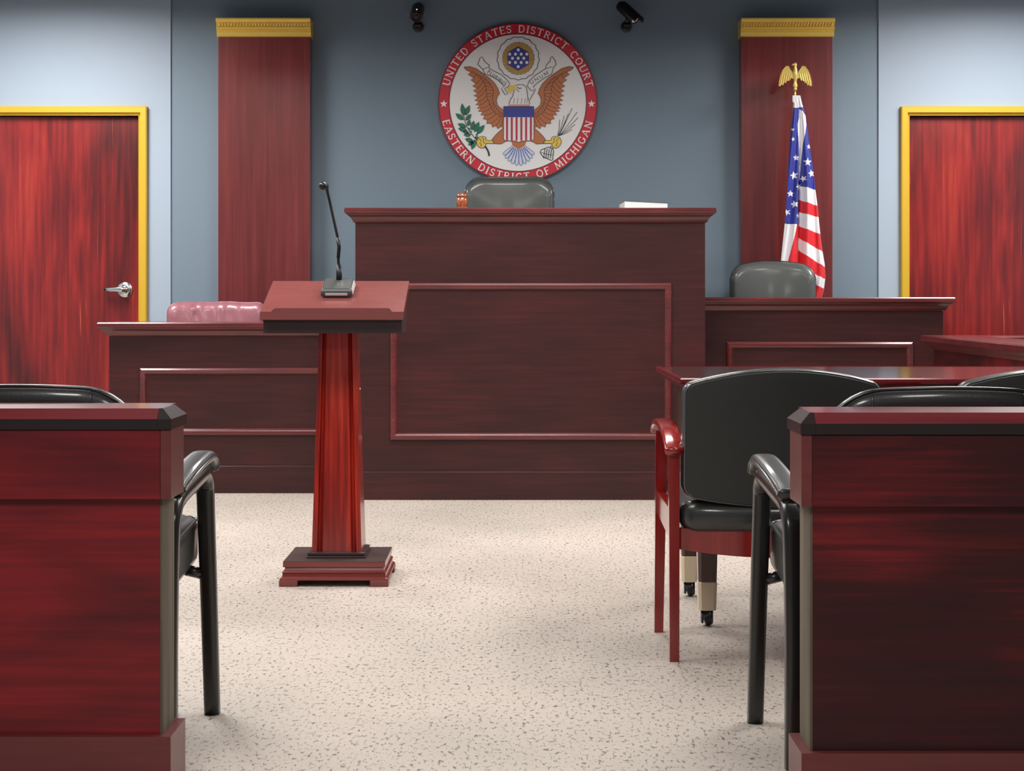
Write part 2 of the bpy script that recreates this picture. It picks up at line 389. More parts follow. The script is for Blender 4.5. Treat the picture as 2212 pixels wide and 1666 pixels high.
bench('witness_stand', 'dark mahogany witness stand right of the tall bench, in front of the flag', 'desk', .99, 2.276, 8.80, .42, 1.034, (1.13, 2.117, .33, .80), ends=(False, True))
# raised floors behind the benches
b = NB(); box(b, -.75, .936, 8.56, WALL-.0, 0, .56); tag(obj('judge_platform', b, M['bench']), 'raised platform behind the tall judge bench', 'platform')
b = NB(); box(b, 1.0, 2.0, 9.36, WALL-.2, 0, .14); b.free()

# ------------------------------------------------------------------ office chairs behind the benches (they face the camera)
def office_chair(name, label, loc, w, top, back_h, mat, arch=0., rad=.09, wrinkle=False, rim=None, lean=.03, rz=0.):
    t = thing(name, label, 'chair', loc, rz)
    out = rrect(-w/2, w/2, top-back_h, top, [rad, rad, .06, .06], 8, top=arch, dens=40 if wrinkle else 12)
    def fn(u, v, ww):
        y = ww*1.0+.05*(u/(w/2))**2*-1 + lean*(v-(top-back_h))/back_h*1.0+.20
        z = v
        if wrinkle and ww < .03:
            f = max(0, 1-abs(v-(top-.07))/.10)
            g = math.exp(-((u+.11)/.02)**2)*1.3+math.exp(-((u-.06)/.018)**2)*1.1+.4*sin(u*95+v*20)+.35*sin(u*151)
            if abs(u) < .22: y += .007*f*max(g, -.2)
            z += .002*sin(u*30)
        return (u, y, z)
    b = NB(); pad(b, out, .11, .045, fn, .012, inner=16 if wrinkle else 6); bk = obj('backrest', b, M[mat], t, True)
    b = NB(); loop = [Vector(fn(u*.992, top-(top-v)*.995, .0)) for u, v in out]; loop.append(loop[0])
    tube(b, loop, .006, 8); obj('piping', b, M[rim or mat], bk, True)
    sh = .47
    b = NB(); pad(b, rrect(-w*.48, w*.48, -.20, .20, .08, 6), .10, .04, lambda u, v, ww: (u, v, sh-.05+ww), .01); obj('seat', b, M[mat], t, True)
    b = NB(); lathe(b, [(.0, .07), (.03, .07), (.03, .2), (.022, .2), (.022, .37), (.09, .375), (.09, .385), (0, .385)], 16); obj('column', b, M['black'], t, True, angle=40)
    b = NB()
    for k in range(5):
        a = 2*pi*k/5+.3; tube(b, [(.02*cos(a), .02*sin(a), .10), (.15*cos(a), .15*sin(a), .09), (.215*cos(a), .215*sin(a), .065)], [.026, .022, .016], 8)
    base = obj('star_base', b, M['black'], t, True)
    for k in range(5):
        a = 2*pi*k/5+.3; b = NB()
        lathe(b, [(0, -.02), (.02, -.02), (.026, -.012), (.026, .012), (.02, .02), (0, .02)], 14, Matrix.Translation((.215*cos(a), .215*sin(a), .0265)) @ Matrix.Rotation(a, 4, 'Z') @ Matrix.Rotation(radians(90), 4, 'X'))
        tube(b, [(.215*cos(a), .215*sin(a), .026), (.215*cos(a), .215*sin(a), .07)], .006, 6)
        obj('caster', b, M['black'], t, True, angle=40)
    for s in (-1, 1):
        b = NB(); x = s*(w/2+.02); tube(b, smoothpath([(s*.19, 0, sh-.1), (x, 0, sh-.06), (x, -.02, sh+.1), (x, .0, sh+.2)], 4), .013, 8)
        tube(b, [(x, -.15, sh+.205), (x, -.12, sh+.212), (x, .1, sh+.212), (x, .13, sh+.205)], .025, 10, side=(1, 0, 0), ry=.014)
        obj('armrest', b, M['black'], t, True)
    return t
office_chair('office_chair', 'charcoal leather judge chair behind the tall bench, under the round seal', (-.016, 9.18, .56), .50, 1.15, .62, 'leathergrey', rad=.10, rim='piping')
office_chair('office_chair', 'black leather chair with worn top edge behind the witness stand', (1.437, 9.125, 0), .47, 1.20, .60, 'leathergrey', arch=.035, rad=.07, rim='blackframe', rz=radians(-6))
office_chair('office_chair', 'wrinkled burgundy leather chair behind the low clerk desk', (-1.655, 9.16, 0), .55, 1.0, .5, 'burg', rad=.05, arch=.004, wrinkle=True)

# ------------------------------------------------------------------ gavel and papers on the bench
BT = 1.489
t = thing('gavel', 'small turned wooden gavel standing on the judge bench beside the chair', 'gavel', (-.262, 8.72, BT))
b = NB(); lathe(b, [(0, 0), (.027, 0), (.030, .006), (.030, .018), (.024, .021), (.028, .025), (.031, .045), (.028, .066), (.024, .070), (.030, .073), (.030, .082), (.022, .090), (0, .092)], 26)
obj('gavel_head', b, M['gavel'], t, True, angle=50)
b = NB(); tube(b, [(0, .026, .046), (0, .06, .046), (0, .12, .046), (0, .18, .046), (0, .2, .046)], [.007, .008, .007, .010, .006], 12); obj('handle', b, M['gavel'], t, True)
t = thing('paper_stack', 'stack of white papers lying on the right half of the judge bench top', 'papers', (.70, 8.70, BT), radians(2))
b = NB()
loft(b, [[(-.112, 0, 0), (.112, 0, 0), (.112, .28, 0), (-.112, .28, 0)], [(-.112, 0, .047), (.112, 0, .036), (.112, .28, .036), (-.112, .28, .047)]]); obj('sheets', b, M['paper'], t)
b = NB(); loft(b, [[(-.114, -.002, .0472), (.114, -.002, .0362), (.114, .282, .0362), (-.114, .282, .0472)], [(-.114, -.002, .0485), (.114, -.002, .0375), (.114, .282, .0375), (-.114, .282, .0485)]])
obj('cover_sheet', b, M['grey'], t)

# ------------------------------------------------------------------ lectern
LX, LY = -.638, 5.96
t = thing('lectern', 'reddish wooden lectern with slanted top and tapered column in front of the clerk desk', 'lectern', (LX, LY, 0))
b = NB()
for sx in (-1, 1):
    for y0, y1 in ((0, .07), (.31, .38)):
        x0, x1 = (-.196, -.13) if sx < 0 else (.13, .196); b2 = NB(); box(b2, x0, x1, y0, y1, 0, .022, .002); obj('foot', b2, M['lect_base'], t)
rows = [(.194, .002, .0225), (.194, .002, .028), (.186, .012, .034), (.184, .014, .046), (.187, .01, .050), (.180, .018, .056), (.176, .022, .066), (.183, .014, .068), (.183, .014, .086)]
stack(b, [(-a, a, y, .38-y, z) for a, y, z in rows]); obj('base', b, M['lect_base'], t)
b = NB(); stack(b, [(-.183, .183, .014, .366, .0861), (-.183, .183, .014, .366, .0880)]); obj('base_top', b, M['base_top'], t)
b = NB()
stack(b, [(-.108, .108, .085, .297, .0882), (-.108, .108, .085, .297, .094), (-.102, .102, .091, .291, .098), (-.105, .105, .088, .294, .100), (-.105, .105, .088, .294, .107), (-.096, .096, .096, .286, .110)])
obj('base_plate', b, M['lect_dark'], t)
b = NB(); dx = -.012
def colring(z):
    f = (z-.11)/(.905-.11); hw = .0905*(1-f)+.067*f; hd = .085*(1-f)+.065*f; cy = .19; g = .007
    return [(-hw+dx*0, cy-hd, z), (-hw*.80, cy-hd, z), (-hw*.76, cy-hd+g, z), (-hw*.70, cy-hd, z), (-hw*.64, cy-hd+g, z), (-hw*.56, cy-hd, z), (hw*.56, cy-hd, z), (hw*.64, cy-hd+g, z), (hw*.70, cy-hd, z), (hw*.76, cy-hd+g, z), (hw*.80, cy-hd, z), (hw, cy-hd, z), (hw, cy+hd, z), (-hw, cy+hd, z)]
loft(b, [colring(z) for z in (.11, .3, .5, .7, .908)]); obj('column', b, M['lect'], t)
# white sticker dot / screw cap on the column
b = NB(); lathe(b, [(0, 0), (.004, 0), (.004, .002), (0, .003)], 12, Matrix.Translation((.0788, .16, .70)) @ Matrix.Rotation(radians(90), 4, 'Y')); obj('screw_cap', b, M['paper'], t)
def wedge(bm, x0, x1, y0, y1, zb, zf, zk):
    loft(bm, [[(x0, y0, zb), (x1, y0, zb), (x1, y1, zb), (x0, y1, zb)], [(x0, y0, zf), (x1, y0, zf), (x1, y1, zk), (x0, y1, zk)]])
b = NB(); wedge(b, -.246, .246, -.035, .24, .908, .957, 1.050); obj('desk_box', b, M['lect_dark'], t)
b = NB()
yf, yk, zf, zk = -.055, .262, .985, 1.0965
th = .03
sl = (zk-zf)/(yk-yf)
loft(b, [[(-.254, yf, zf-th), (.254, yf, zf-th), (.254, yk, zk-th), (-.254, yk, zk-th)], [(-.254, yf, zf), (.254, yf, zf), (.254, yk, zk), (-.254, yk, zk)]])
obj('desk_top', b, M['lect_top'], t)
b = NB()   # book stop with clipped ends
xs = [(-.254, 0), (-.214, 0), (-.210, .006), (-.200, .013), (.200, .013), (.208, .008), (.212, .001), (.216, 0), (.254, 0)]
loft(b, [[(x, yf-.010, zf-th+.002) for x, _ in xs], [(x, yf-.010, zf+hh) for x, hh in xs], [(x, yf-.0003, zf+hh) for x, hh in xs], [(x, yf-.0003, zf-th+.002) for x, _ in xs], [(x, yf-.010, zf-th+.002) for x, _ in xs]], caps=False, closed=False)
obj('book_stop', b, M['lect_top'], t)

# gooseneck microphone on the lectern: origin on the slanted top
a = math.atan(sl); my = .145; mx = -.645+ .0
t = thing('gooseneck_microphone', 'black gooseneck microphone with grey square base on the lectern top', 'microphone', (-.6365, LY+my, zf+(my-yf)*sl+.001), 0)
t.rotation_euler = (a, 0, 0)
b = NB()
stack(b, [(-.050, .050, -.062, .062, .0), (-.057, .057, -.066, .066, .008), (-.057, .057, -.066, .066, .020), (-.051, .051, -.058, .060, .030), (-.049, .049, -.050, .058, .033)])
bmesh.ops.bevel(b, geom=b.edges[:], offset=.002, segments=2, affect='EDGES'); mb = obj('base', b, M['grey'], t, True, angle=40)
for s in (-1, 1):
    b = NB(); loft(b, [[(s*.0572, -.055, .009), (s*.0572, .055, .009), (s*.0572, .055, .020), (s*.0572, -.055, .020)], [(s*.0595, -.052, .010), (s*.0595, .052, .010), (s*.0530, .050, .0295), (s*.0530, -.050, .0295)]]); obj('silver_edge', b, M['trim_silver'], mb)
b = NB(); box(b, -.040, .040, -.0675, -.0662, .009, .018, .0005); obj('front_strip', b, M['trim_silver'], mb)
b = NB(); tube(b, [(.001, -.012, .0335), (.003, -.03, .0345)], .0016, 6); obj('logo_mark', b, M['silver'], mb)
Rinv = Matrix.Rotation(-a, 4, 'X')
def mp(x, y, z): return Rinv @ Vector((x, y, z))   # upright offsets -> tilted local frame
b = NB(); tube(b, [mp(.0, .03, .038), mp(0, .03, .06), mp(-.001, .03, .10)], [.011, .011, .009], 10, side=(1, 0, 0), ry=[.009, .009, .008]); mh = obj('stem_holder', b, M['black'], t, True)
b = NB(); box(b, -.005, .005, .0, .0035, 0, .004); b.free()
b = NB(); tube(b, smoothpath([mp(-.001, .03, .09), mp(-.003, .03, .13), mp(.0, .03, .16), mp(.0, .03, .175), mp(-.014, .03, .24), mp(-.034, .03, .33), mp(-.042, .02, .365), mp(-.043, .012, .382), mp(-.05, -.002, .388)], 5), .0054, 8); obj('gooseneck', b, M['black'], t, True)
b = NB(); tube(b, [mp(-.003, .03, .125), mp(0, .03, .165), mp(-.006, .03, .20)], .0068, 8); obj('neck_joint', b, M['black'], t, True)
b = NB(); tube(b, [mp(-.044, .014, .375), mp(-.047, .006, .388), mp(-.054, -.02, .386), mp(-.056, -.03, .384)], [.006, .0125, .0155, .011], 14); obj('microphone_head', b, M['black'], t, True)

# ------------------------------------------------------------------ counsel table
TX0, TX1, TY0, TY1, TZ = .51, 2.04, 5.06, 5.92, .79
t = thing('counsel_table', 'dark wooden table with red edge on tapered caster legs behind the padded chairs', 'table', (TX0, TY0, 0))
b = NB(); box(b, .012, TX1-TX0-.012, .012, TY1-TY0-.012, TZ-.03, TZ, .002); obj('tabletop', b, M['table'], t)
b = NB(); W_, D_ = TX1-TX0, TY1-TY0
rows = []
for z, p in ((TZ-.030, .030), (TZ-.026, .026), (TZ-.018, .006), (TZ-.012, 0), (TZ-.003, 0.001), (TZ+.001, .004)): rows.append([(p, p, z), (W_-p, p, z), (W_-p, D_-p, z), (p, D_-p, z)])
rows.append([(.014, .014, TZ+.001), (W_-.014, .014, TZ+.001), (W_-.014, D_-.014, TZ+.001), (.014, D_-.014, TZ+.001)])
rows.append([(.0115, .0115, TZ-.0305), (W_-.0115, .0115, TZ-.0305), (W_-.0115, D_-.0115, TZ-.0305), (.0115, D_-.0115, TZ-.0305)])
rows = [r for r in rows]
loft(b, rows, caps=False); obj('edge_moulding', b, M['table_edge'], t)
for lx, ly in ((.105, .20), (.105, .72), (W_-.105, .20), (W_-.105, .72)):
    b = NB()
    def ring(hw, z, c=.3): k = hw*(1-c); return [(lx-hw, ly-k, z), (lx-k, ly-hw, z), (lx+k, ly-hw, z), (lx+hw, ly-k, z), (lx+hw, ly+k, z), (lx+k, ly+hw, z), (lx-k, ly+hw, z), (lx-hw, ly+k, z)]
    loft(b, [ring(.040, TZ-.031), ring(.038, .60), ring(.0315, .26), ring(.0285, .142)]); lg = obj('leg', b, M['legwood'], t)
    b = NB(); loft(b, [ring(.0285, .1415), ring(.030, .138), ring(.027, .052)]); sl_ = obj('leg_sleeve', b, M['cream'], lg)
    b = NB(); lathe(b, [(0, -.012), (.022, -.012), (.026, -.008), (.026, .008), (.022, .012), (0, .012)], 18, Matrix.Translation((lx+.0, ly, .026)) @ Matrix.Rotation(radians(70), 4, 'Y'))
    box(b, lx-.018, lx-.012, ly-.014, ly+.014, .01, .052); box(b, lx+.012, lx+.018, ly-.014, ly+.014, .01, .052); box(b, lx-.018, lx+.018, ly-.014, ly+.014, .042, .052)
    obj('caster', b, M['black'], lg, True, angle=40)

# ------------------------------------------------------------------ cherry framed chairs at the table (facing away)
def cherry_chair(label, loc, group, rz=0.):
    t = thing('guest_chair', label, 'chair', loc, rz, group)
    hx = .302
    for s in (-1, 1):
        b = NB(); loft(b, [[(s*hx-.0135, -.2075-.014, 0), (s*hx+.0135, -.2075-.014, 0), (s*hx+.0135, -.2075+.014, 0), (s*hx-.0135, -.2075+.014, 0)], [(s*hx-.0155, -.195-.018, .615), (s*hx+.0155, -.195-.018, .615), (s*hx+.0155, -.195+.018, .615), (s*hx-.0155, -.195+.018, .615)]])
        obj('leg', b, M['chairwood'], t)
        b = NB(); loft(b, [[(s*(hx+.008)-.0135, .2075-.014, 0), (s*(hx+.008)+.0135, .2075-.014, 0), (s*(hx+.008)+.0135, .2075+.014, 0), (s*(hx+.008)-.0135, .2075+.014, 0)], [(s*hx-.018, .20-.018, .625), (s*hx+.018, .20-.018, .625), (s*hx+.018, .20+.018, .625), (s*hx-.018, .20+.018, .625)]])
        obj('leg', b, M['chairwood'], t)
        b = NB(); tube(b, smoothpath([(s*hx, .262, .618), (s*hx, .235, .640), (s*hx, .15, .655), (s*hx, .03, .653), (s*hx, -.09, .643), (s*hx, -.18, .622), (s*hx, -.236, .598)], 4), [.029]*25, 12, side=(1, 0, 0), ry=[.012]*25)
        obj('armrest', b, M['chairwood'], t, True)
        b = NB(); loft(b, [[(s*hx-.011, -.18, .345), (s*hx+.011, -.18, .345), (s*hx+.011, -.18, .43), (s*hx-.011, -.18, .43)], [(s*hx-.011, .19, .365), (s*hx+.011, .19, .365), (s*hx+.011, .19, .435), (s*hx-.011, .19, .435)]])
        obj('side_rail', b, M['chairwood'], t)
    # curved back apron and front rail
    b = NB(); n = 16
    def arc(u, r): return -.185-.045*(1-(u/.287)**2)-r
    rings = []
    for i in range(n+1):
        u = -.287+.574*i/n; zz = .0
        rings.append([(u, arc(u, 0), .318-.018*(1-(u/.287)**2)), (u, arc(u, .02), .318-.018*(1-(u/.287)**2)), (u, arc(u, .02), .378), (u, arc(u, 0), .378)])
    loft(b, rings); obj('back_apron', b, M['chairwood'], t, True, angle=40)
    b = NB(); box(b, -.287, .287, .192, .214, .345, .425, .002); obj('front_apron', b, M['chairwood'], t)
    def sfn(u, v, ww):
        y = v
        if v < 0: y = v-.045*(1-(u/.287)**2)*(-v/.2)
        return (u, y, .412+(v+.2)*.09+ww+.006*(1-(u/.28)**2))
    b = NB(); pad(b, rrect(-.286, .286, -.225, .26, [.05, .05, .04, .04], 6, dens=14), .092, .036, sfn, .012); obj('seat', b, M['leather'], t, True)
    out = rrect(-.282, .282, .472, .792, [.025, .025, .03, .03], 6, top=.046, dens=14)
    def bfn(u, v, ww):
        f = (v-.42)/.42
        zz = v
        if v < .53: zz = v-.028*(1-(u/.28)**2)*(1-(v-.472)/.065 if v > .472 else 1)
        return (u, -.195-.035*f-.04*(1-(u/.28)**2)+ww, zz)
    b = NB(); pad(b, out, .062, .026, bfn, .006); bk = obj('backrest', b, M['leather'], t, True)
    outi = [(u*.965, .60+(v-.60)*.965) for u, v in out]
    b = NB(); pad(b, outi, .008, .003, lambda u, v, ww: bfn(u, v, ww-.0345-.006*(1-(u/.28)**2)), 0.); obj('back_panel', b, M['leatherback'], bk, True)
    b = NB(); lp = [Vector(bfn(u*.972, .60+(v-.60)*.974, -.034)) for u, v in out]; lp.append(lp[0]); tube(b, lp, .0035, 8); obj('piping', b, M['piping'], bk, True)
    return t
cherry_chair('black padded armchair with glossy red wood frame, left one of the pair at the table', (.764, 4.957, 0), 'red framed armchairs at the table')
r1 = [o for o in bpy.data.objects if o.name == 'guest_chair'][0]
dup(r1, (1.545, 4.965, 0), 0, 'black padded armchair with only its rounded back top showing at the right photo edge', 'red framed armchairs at the table')

# ------------------------------------------------------------------ black armchairs behind the partitions
def black_chair(label, loc, group):
    t = thing('black_armchair', label, 'chair', loc, 0, group)
    for s in (-1, 1):
        xf, xr = s*.340, s*.322
        xm = (xf+xr)/2
        P = smoothpath([(xf+s*.012, .205, 0), (xf+s*.006, .193, .28), (xf, .180, .53), (xf, .166, .582), (xf-s*.001, .135, .607), (xf-s*.002, .09, .608), (xm, .0, .594), (xr, -.10, .573), (xr, -.143, .548), (xr, -.163, .49), (xr, -.178, .28), (xr+s*.004, -.195, 0)], 6)
        b = NB(); n_ = len(P); tube(b, P, [.0195+.004*sin(pi*i/n_) for i in range(n_)], 14, side=(1, 0, 0), ry=[.019+.003*sin(pi*i/n_) for i in range(n_)]); obj('side_frame', b, M['blackframe'], t, True)
        P = smoothpath([(xf, .205, .606), (xf, .19, .632), (xf, .13, .646), (xm, .0, .628), (xr, -.10, .603), (xr, -.135, .592)], 5)
        b = NB(); n_ = len(P); tube(b, P, [.020]+[.029]*(n_-2)+[.022], 14, side=(1, 0, 0), ry=[.010]+[.016]*(n_-2)+[.010]); ap = obj('armrest', b, M['leather'], t, True)
        b = NB(); lp = [p+Vector((s*.0285, 0, 0)) for p in P[1:-1]]; tube(b, lp, .0028, 6); lp = [p+Vector((-s*.0285, 0, 0)) for p in P[1:-1]]; tube(b, lp, .0028, 6); obj('piping', b, M['piping'], ap, True)
        for bp_ in ([(s*.29, .17, .365), (s*.334, .188, .35)], [(s*.28, -.15, .35), (s*.315, -.17, .345)]): b = NB(); tube(b, bp_, .014, 10); obj('bracket', b, M['blackframe'], t, True)
    b = NB(); pad(b, rrect(-.316, .316, -.165, .250, [.05, .05, .03, .03], 6, dens=12), .125, .030, lambda u, v, ww: (u, v, .415+ww+.02*(v/.25)), .012); st = obj('seat', b, M['leather'], t, True)
    b = NB(); lp = [Vector((u, v, .415+.052+.02*(v/.25))) for u, v in rrect(-.313, .313, -.162, .247, [.05, .05, .03, .03], 6, dens=12)]; lp.append(lp[0]); tube(b, lp, .004, 8); obj('piping', b, M['piping'], st, True)
    b = NB(); box(b, -.27, .27, -.15, .20, .325, .350, .006); obj('seat_pan', b, M['blackframe'], t)
    out = rrect(-.275, .275, .50, .828, [.13, .13, .06, .06], 10, top=.016, dens=14)
    def bfn(u, v, ww): return (u, -.165-.05*(v-.5)/.33-.03*(1-(u/.275)**2)+ww+.012, v)
    b = NB(); pad(b, out, .070, .034, bfn, .006); bk = obj('backrest', b, M['leather'], t, True)
    b = NB(); lp = [Vector(bfn(u*.985, .66+(v-.66)*.985, -.026)) for u, v in out]; lp.append(lp[0]); tube(b, lp, .0042, 8); obj('piping', b, M['blackframe'], bk, True)
    b = NB(); pad(b, [(u*.86, .64+(v-.64)*.80) for u, v in out], .008, .003, lambda u, v, ww: bfn(u, v, ww-.042), 0.); obj('back_panel', b, M['leatherback'], bk, True)
    for s in (-1, 1):
        tp = .828+.016*(1-.36); P = [Vector(bfn(s*.165, tp-.037+.0345*sin(radians(a_)), -.001-.0345*cos(radians(a_))-.003)) for a_ in (60, 45, 30, 15, 0, -15)]; b = NB()
        tube(b, P, .0022, 6); obj('seam', b, M['piping'], bk, True)
    for s in (-1, 1): b = NB(); tube(b, [(s*.16, -.12, .345), (s*.16, -.20, .37), (s*.16, -.215, .46), (s*.16, -.20, .56)], .012, 8); obj('back_support', b, M['blackframe'], t, True)
    return t
ch = black_chair('black leather armchair behind the right wooden partition', (.945, 3.86, 0), 'black armchairs behind the partitions')
dup(ch, (-1.098, 3.945, 0), 0, 'black leather armchair behind the left wooden partition', 'black armchairs behind the partitions')

# ------------------------------------------------------------------ partitions (the bar) in the foreground
def partition(x_end, x_far, yf, label, mat):
    """s=+1: visible end on the left (right partition) ; built in local coords, end at x=0, running to +L"""
    s = 1 if x_far > x_end else -1; L = abs(x_far-x_end)
    t = thing('wooden_partition', label, 'partition', (x_end, yf, 0))
    def bx(bm, a0, a1, *r, bev=0.):
        lo, hi = sorted((s*a0, s*a1)); box(bm, lo, hi, *r, bev=bev)
    b = NB(); bx(b, .026, L, .018, .136, .0, .62); obj('panel', b, M[mat], t)
    b = NB(); bx(b, .0205, .0258, .0185, .1355, .115, .62); obj('raw_edge', b, M['raw'], t)
    b = NB(); bx(b, .022, L, 0, .136, .6205, .764, bev=.0015); rl = obj('rail', b, M[mat], t)
    b = NB(); bx(b, .0, .0218, -.0005, .1365, .6205, .764, bev=.0015); obj('rail_end', b, M['bar_base'], rl)
    b = NB(); bx(b, 0, L, -.0, .150, 0, .130, bev=.0015); 
    b.free(); b = NB()
    for r in ((0, L, -.002, .0175, 0, .13), (0, L, .1365, .153, 0, .13), (0, .0203, .0178, .136, 0, .13)): bx(b, *r)
    obj('skirting', b, M['bar_base'], t)
    # cap: dark band then bevelled glossy top
    b = NB(); rows = []
    def row(p, z, e=0, bk=.24): lo, hi = sorted((s*(-.002+p*e), s*L)); return (lo, hi, -.004+p, bk-p, z)
    b = NB(); bx(b, .028, L, -.004, .215, .7645, .786); obj('cap_band', b, M['bar_dark'], t)
    b = NB(); rows = [(.0, .7862), (.022, .807)]
    rr = []
    for p, z in rows:
        lo, hi = sorted((s*.028, s*L)); rr.append((lo, hi, -.004+p, .215-p, z))
    stack(b, rr); obj('cap', b, M['bar_cap'], t)
    b = NB(); rr = []
    for p, z in ((0, .7645), (0, .7862), (.022, .8072)):
        lo, hi = sorted((s*(-.002+p), s*.0275)); rr.append((lo, hi, -.0045+p, .160-p, z))
    stack(b, rr); obj('cap_end', b, M['bar_dark'], t)
    return t
partition(-.7046, -2.6, 3.442, 'red stained wooden partition with dark capped end in the left foreground', 'bar_l')
partition(.576, 2.6, 3.318, 'shade-darkened wooden partition with dark capped end in the right foreground', 'bar_r')

# ------------------------------------------------------------------ jury box rail at the right
t = thing('jury_box', 'reddish wood box with moulded rail jutting in at the right edge below the door', 'railing', (2.13, 8.42, 0))
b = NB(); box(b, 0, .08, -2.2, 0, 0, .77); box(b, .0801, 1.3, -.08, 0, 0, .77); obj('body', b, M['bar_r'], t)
b = NB()
rr = []
for p, z in ((.004, .7705), (.02, .785), (.024, .792), (.04, .806), (.052, .812), (.054, .836), (.05, .842)):
    rr.append([(-p, p, z), (1.3, p, z), (1.3, -.16-p, z), (.17+p, -.16-p, z), (.17+p, -2.2, z), (-p, -2.2, z)])
loft(b, rr); obj('rail', b, M['bench_trim'], t)
b = NB(); box(b, .25, 1.28, -1.6, -.27, .66, .70); b.free()

# ------------------------------------------------------------------ security cameras
def seccam(label, loc, rz, tilt, lensmat):
    t = thing('security_camera', label, 'camera', loc, 0, 'cameras on the back wall')
    b = NB(); lathe(b, [(0, 0), (.032, 0), (.032, .012), (.02, .018), (0, .018)], 20, Matrix.Rotation(radians(90), 4, 'X')); obj('wall_plate', b, M['black'], t, True, angle=40)
    b = NB(); tube(b, smoothpath([(0, -.018, 0), (0, -.055, -.0), (0, -.075, .02), (0, -.08, .045)], 4), .011, 10)
    lathe(b, [(0, -.018), (.018, -.018), (.018, .018), (0, .018)], 16, Matrix.Translation((0, -.07, .0)) @ Matrix.Rotation(radians(90), 4, 'Y')); obj('bracket', b, M['black'], t, True, angle=40)
    X = Matrix.Translation((0, -.085, .075)) @ Matrix.Rotation(rz, 4, 'Z') @ Matrix.Rotation(radians(90)+tilt, 4, 'X')
    b = NB(); lathe(b, [(0, -.07), (.028, -.07), (.033, -.06), (.033, .075), (.030, .08), (.027, .08), (.026, .070), (0, .070)], 26, X); bd = obj('body', b, M['black'], t, True, angle=40)
    b = NB(); rings = []
    for z in (-.05, .108):
        rings.append([X @ Vector(((.038)*cos(radians(a_)), (.038)*sin(radians(a_)), z)) for a_ in range(0, 181, 15)] + [X @ Vector(((.0345)*cos(radians(a_)), (.0345)*sin(radians(a_)), z)) for a_ in range(180, -1, -15)])
    loft(b, rings); obj('sun_hood', b, M['black'], bd)
    b = NB(); lathe(b, [(0, .0702), (.025, .0702), (.025, .073), (0, .073)], 26, X); ln = obj('lens_window', b, lensmat, bd)
    b = NB(); lathe(b, [(0, .0732), (.009, .0732), (.009, .077), (0, .077)], 14, X)
    if lensmat is M_led:
        for k in range(10):
            a_ = 2*pi*k/10; lathe(b, [(0, .0732), (.0028, .0732), (.0028, .0755), (0, .0755)], 8, X @ Matrix.Translation((.018*cos(a_), .018*sin(a_), 0)))
    obj('lens', b, M['black'], ln)
    return t
M_led = plain('lens_window_pale', sr(225, 190, 195), .2, emis=((1, .6, .65), .35))
M_dk = plain('lens_window_dark', sr(34, 16, 24), .2)
WB = WALL+.012
seccam('small black security camera pointing straight out, left of the seal, tiny red light', (-.548, WB, EYE+(640-50)/375), radians(-3), radians(32), M_dk)
ol = [o for o in bpy.data.objects if o.name == 'security_camera'][0]
b = NB(); lathe(b, [(0, 0), (.005, 0), (.004, .003), (0, .004)], 12, Matrix.Translation((0, -.152, .075)) @ Matrix.Rotation(radians(90), 4, 'X')); obj('indicator_light', b, plain('red_led', (1, .6, .7), .3, emis=((1, .35, .5), 4)), ol)
seccam('small black security camera turned right with pale lens, right of the seal', (.668, WB, EYE+(640-50)/375), radians(48), radians(40), M_led)

# ------------------------------------------------------------------ round court seal
t = thing('court_seal', 'round white court seal with spread eagle and red lettered rim on the back wall', 'seal', ((1118.5-1106)/371.5, WB, EYE+(640-221)/371.5))
K = .461/788
def q(p): return ((p[0]-868)*K, -(p[1]-830)*K)
T0 = -.030      # front of the disc
def disc(bm, r, y0, y1, n=96, mi=0): prism(bm, [(r*cos(2*pi*i/n), r*sin(2*pi*i/n)) for i in range(n)], 'y', y0, y1, mi)
def ringm(bm, r0, r1, y0, y1, n=128):
    loft(bm, [[(r*cos(2*pi*i/n), y, r*sin(2*pi*i/n)) for i in range(n)] for r, y in ((r0, y0), (r1, y0), (r1, y1), (r0, y1), (r0, y0))], caps=False)
def P_(bm, pts, layer, px=True): prism(bm, [q(p) for p in pts], 'y', T0-.0004, T0-.0010*layer)
def ribbon(bm, pts, w, layer, closed=False, raw=False):
    Q = [Vector(p if raw else q(p)) for p in pts]; w = w*(1 if raw else K)
    if closed: Q = Q+[Q[0], Q[1]]
    L_, R_ = [], []
    for i, p in enumerate(Q):
        tt = (Q[min(i+1, len(Q)-1)]-Q[max(i-1, 0)]); tt = tt.normalized() if tt.length > 1e-9 else Vector((1, 0))
        nn = Vector((-tt.y, tt.x))*w/2; L_.append(p+nn); R_.append(p-nn)
    y = T0-.0010*layer
    rings = [[(a_.x, T0-.0003, a_.y), (a_.x, y, a_.y), (b_.x, y, b_.y), (b_.x, T0-.0003, b_.y)] for a_, b_ in zip(L_, R_)]
    loft(bm, rings)
def sm2(pts, sub=5, closed=False):
    if closed:
        n = len(pts); P = [Vector((*p, 0)) for p in pts]; out = []
        for i in range(n):
            a_, b_, c_, d_ = P[i-1], P[i], P[(i+1) % n], P[(i+2) % n]
            for k in range(sub):
                tt = k/sub; v = .5*((2*b_)+(c_-a_)*tt+(2*a_-5*b_+4*c_-d_)*tt*tt+(3*b_-a_-3*c_+d_)*tt**3); out.append((v.x, v.y))
        return out
    return [(v.x, v.y) for v in smoothpath([(*p, 0) for p in pts], sub)]
def pm(name, *c, r=.45): return plain(name, sr(*c), r)
sW, sR, sDR = pm('seal_white', 244, 242, 240), pm('seal_red', 206, 32, 54), pm('seal_dark_red', 110, 14, 26)
sBr, sLine, sBlue = pm('seal_eagle_brown', 196, 114, 66), pm('seal_line_black', 30, 30, 32), pm('seal_blue', 44, 54, 150)
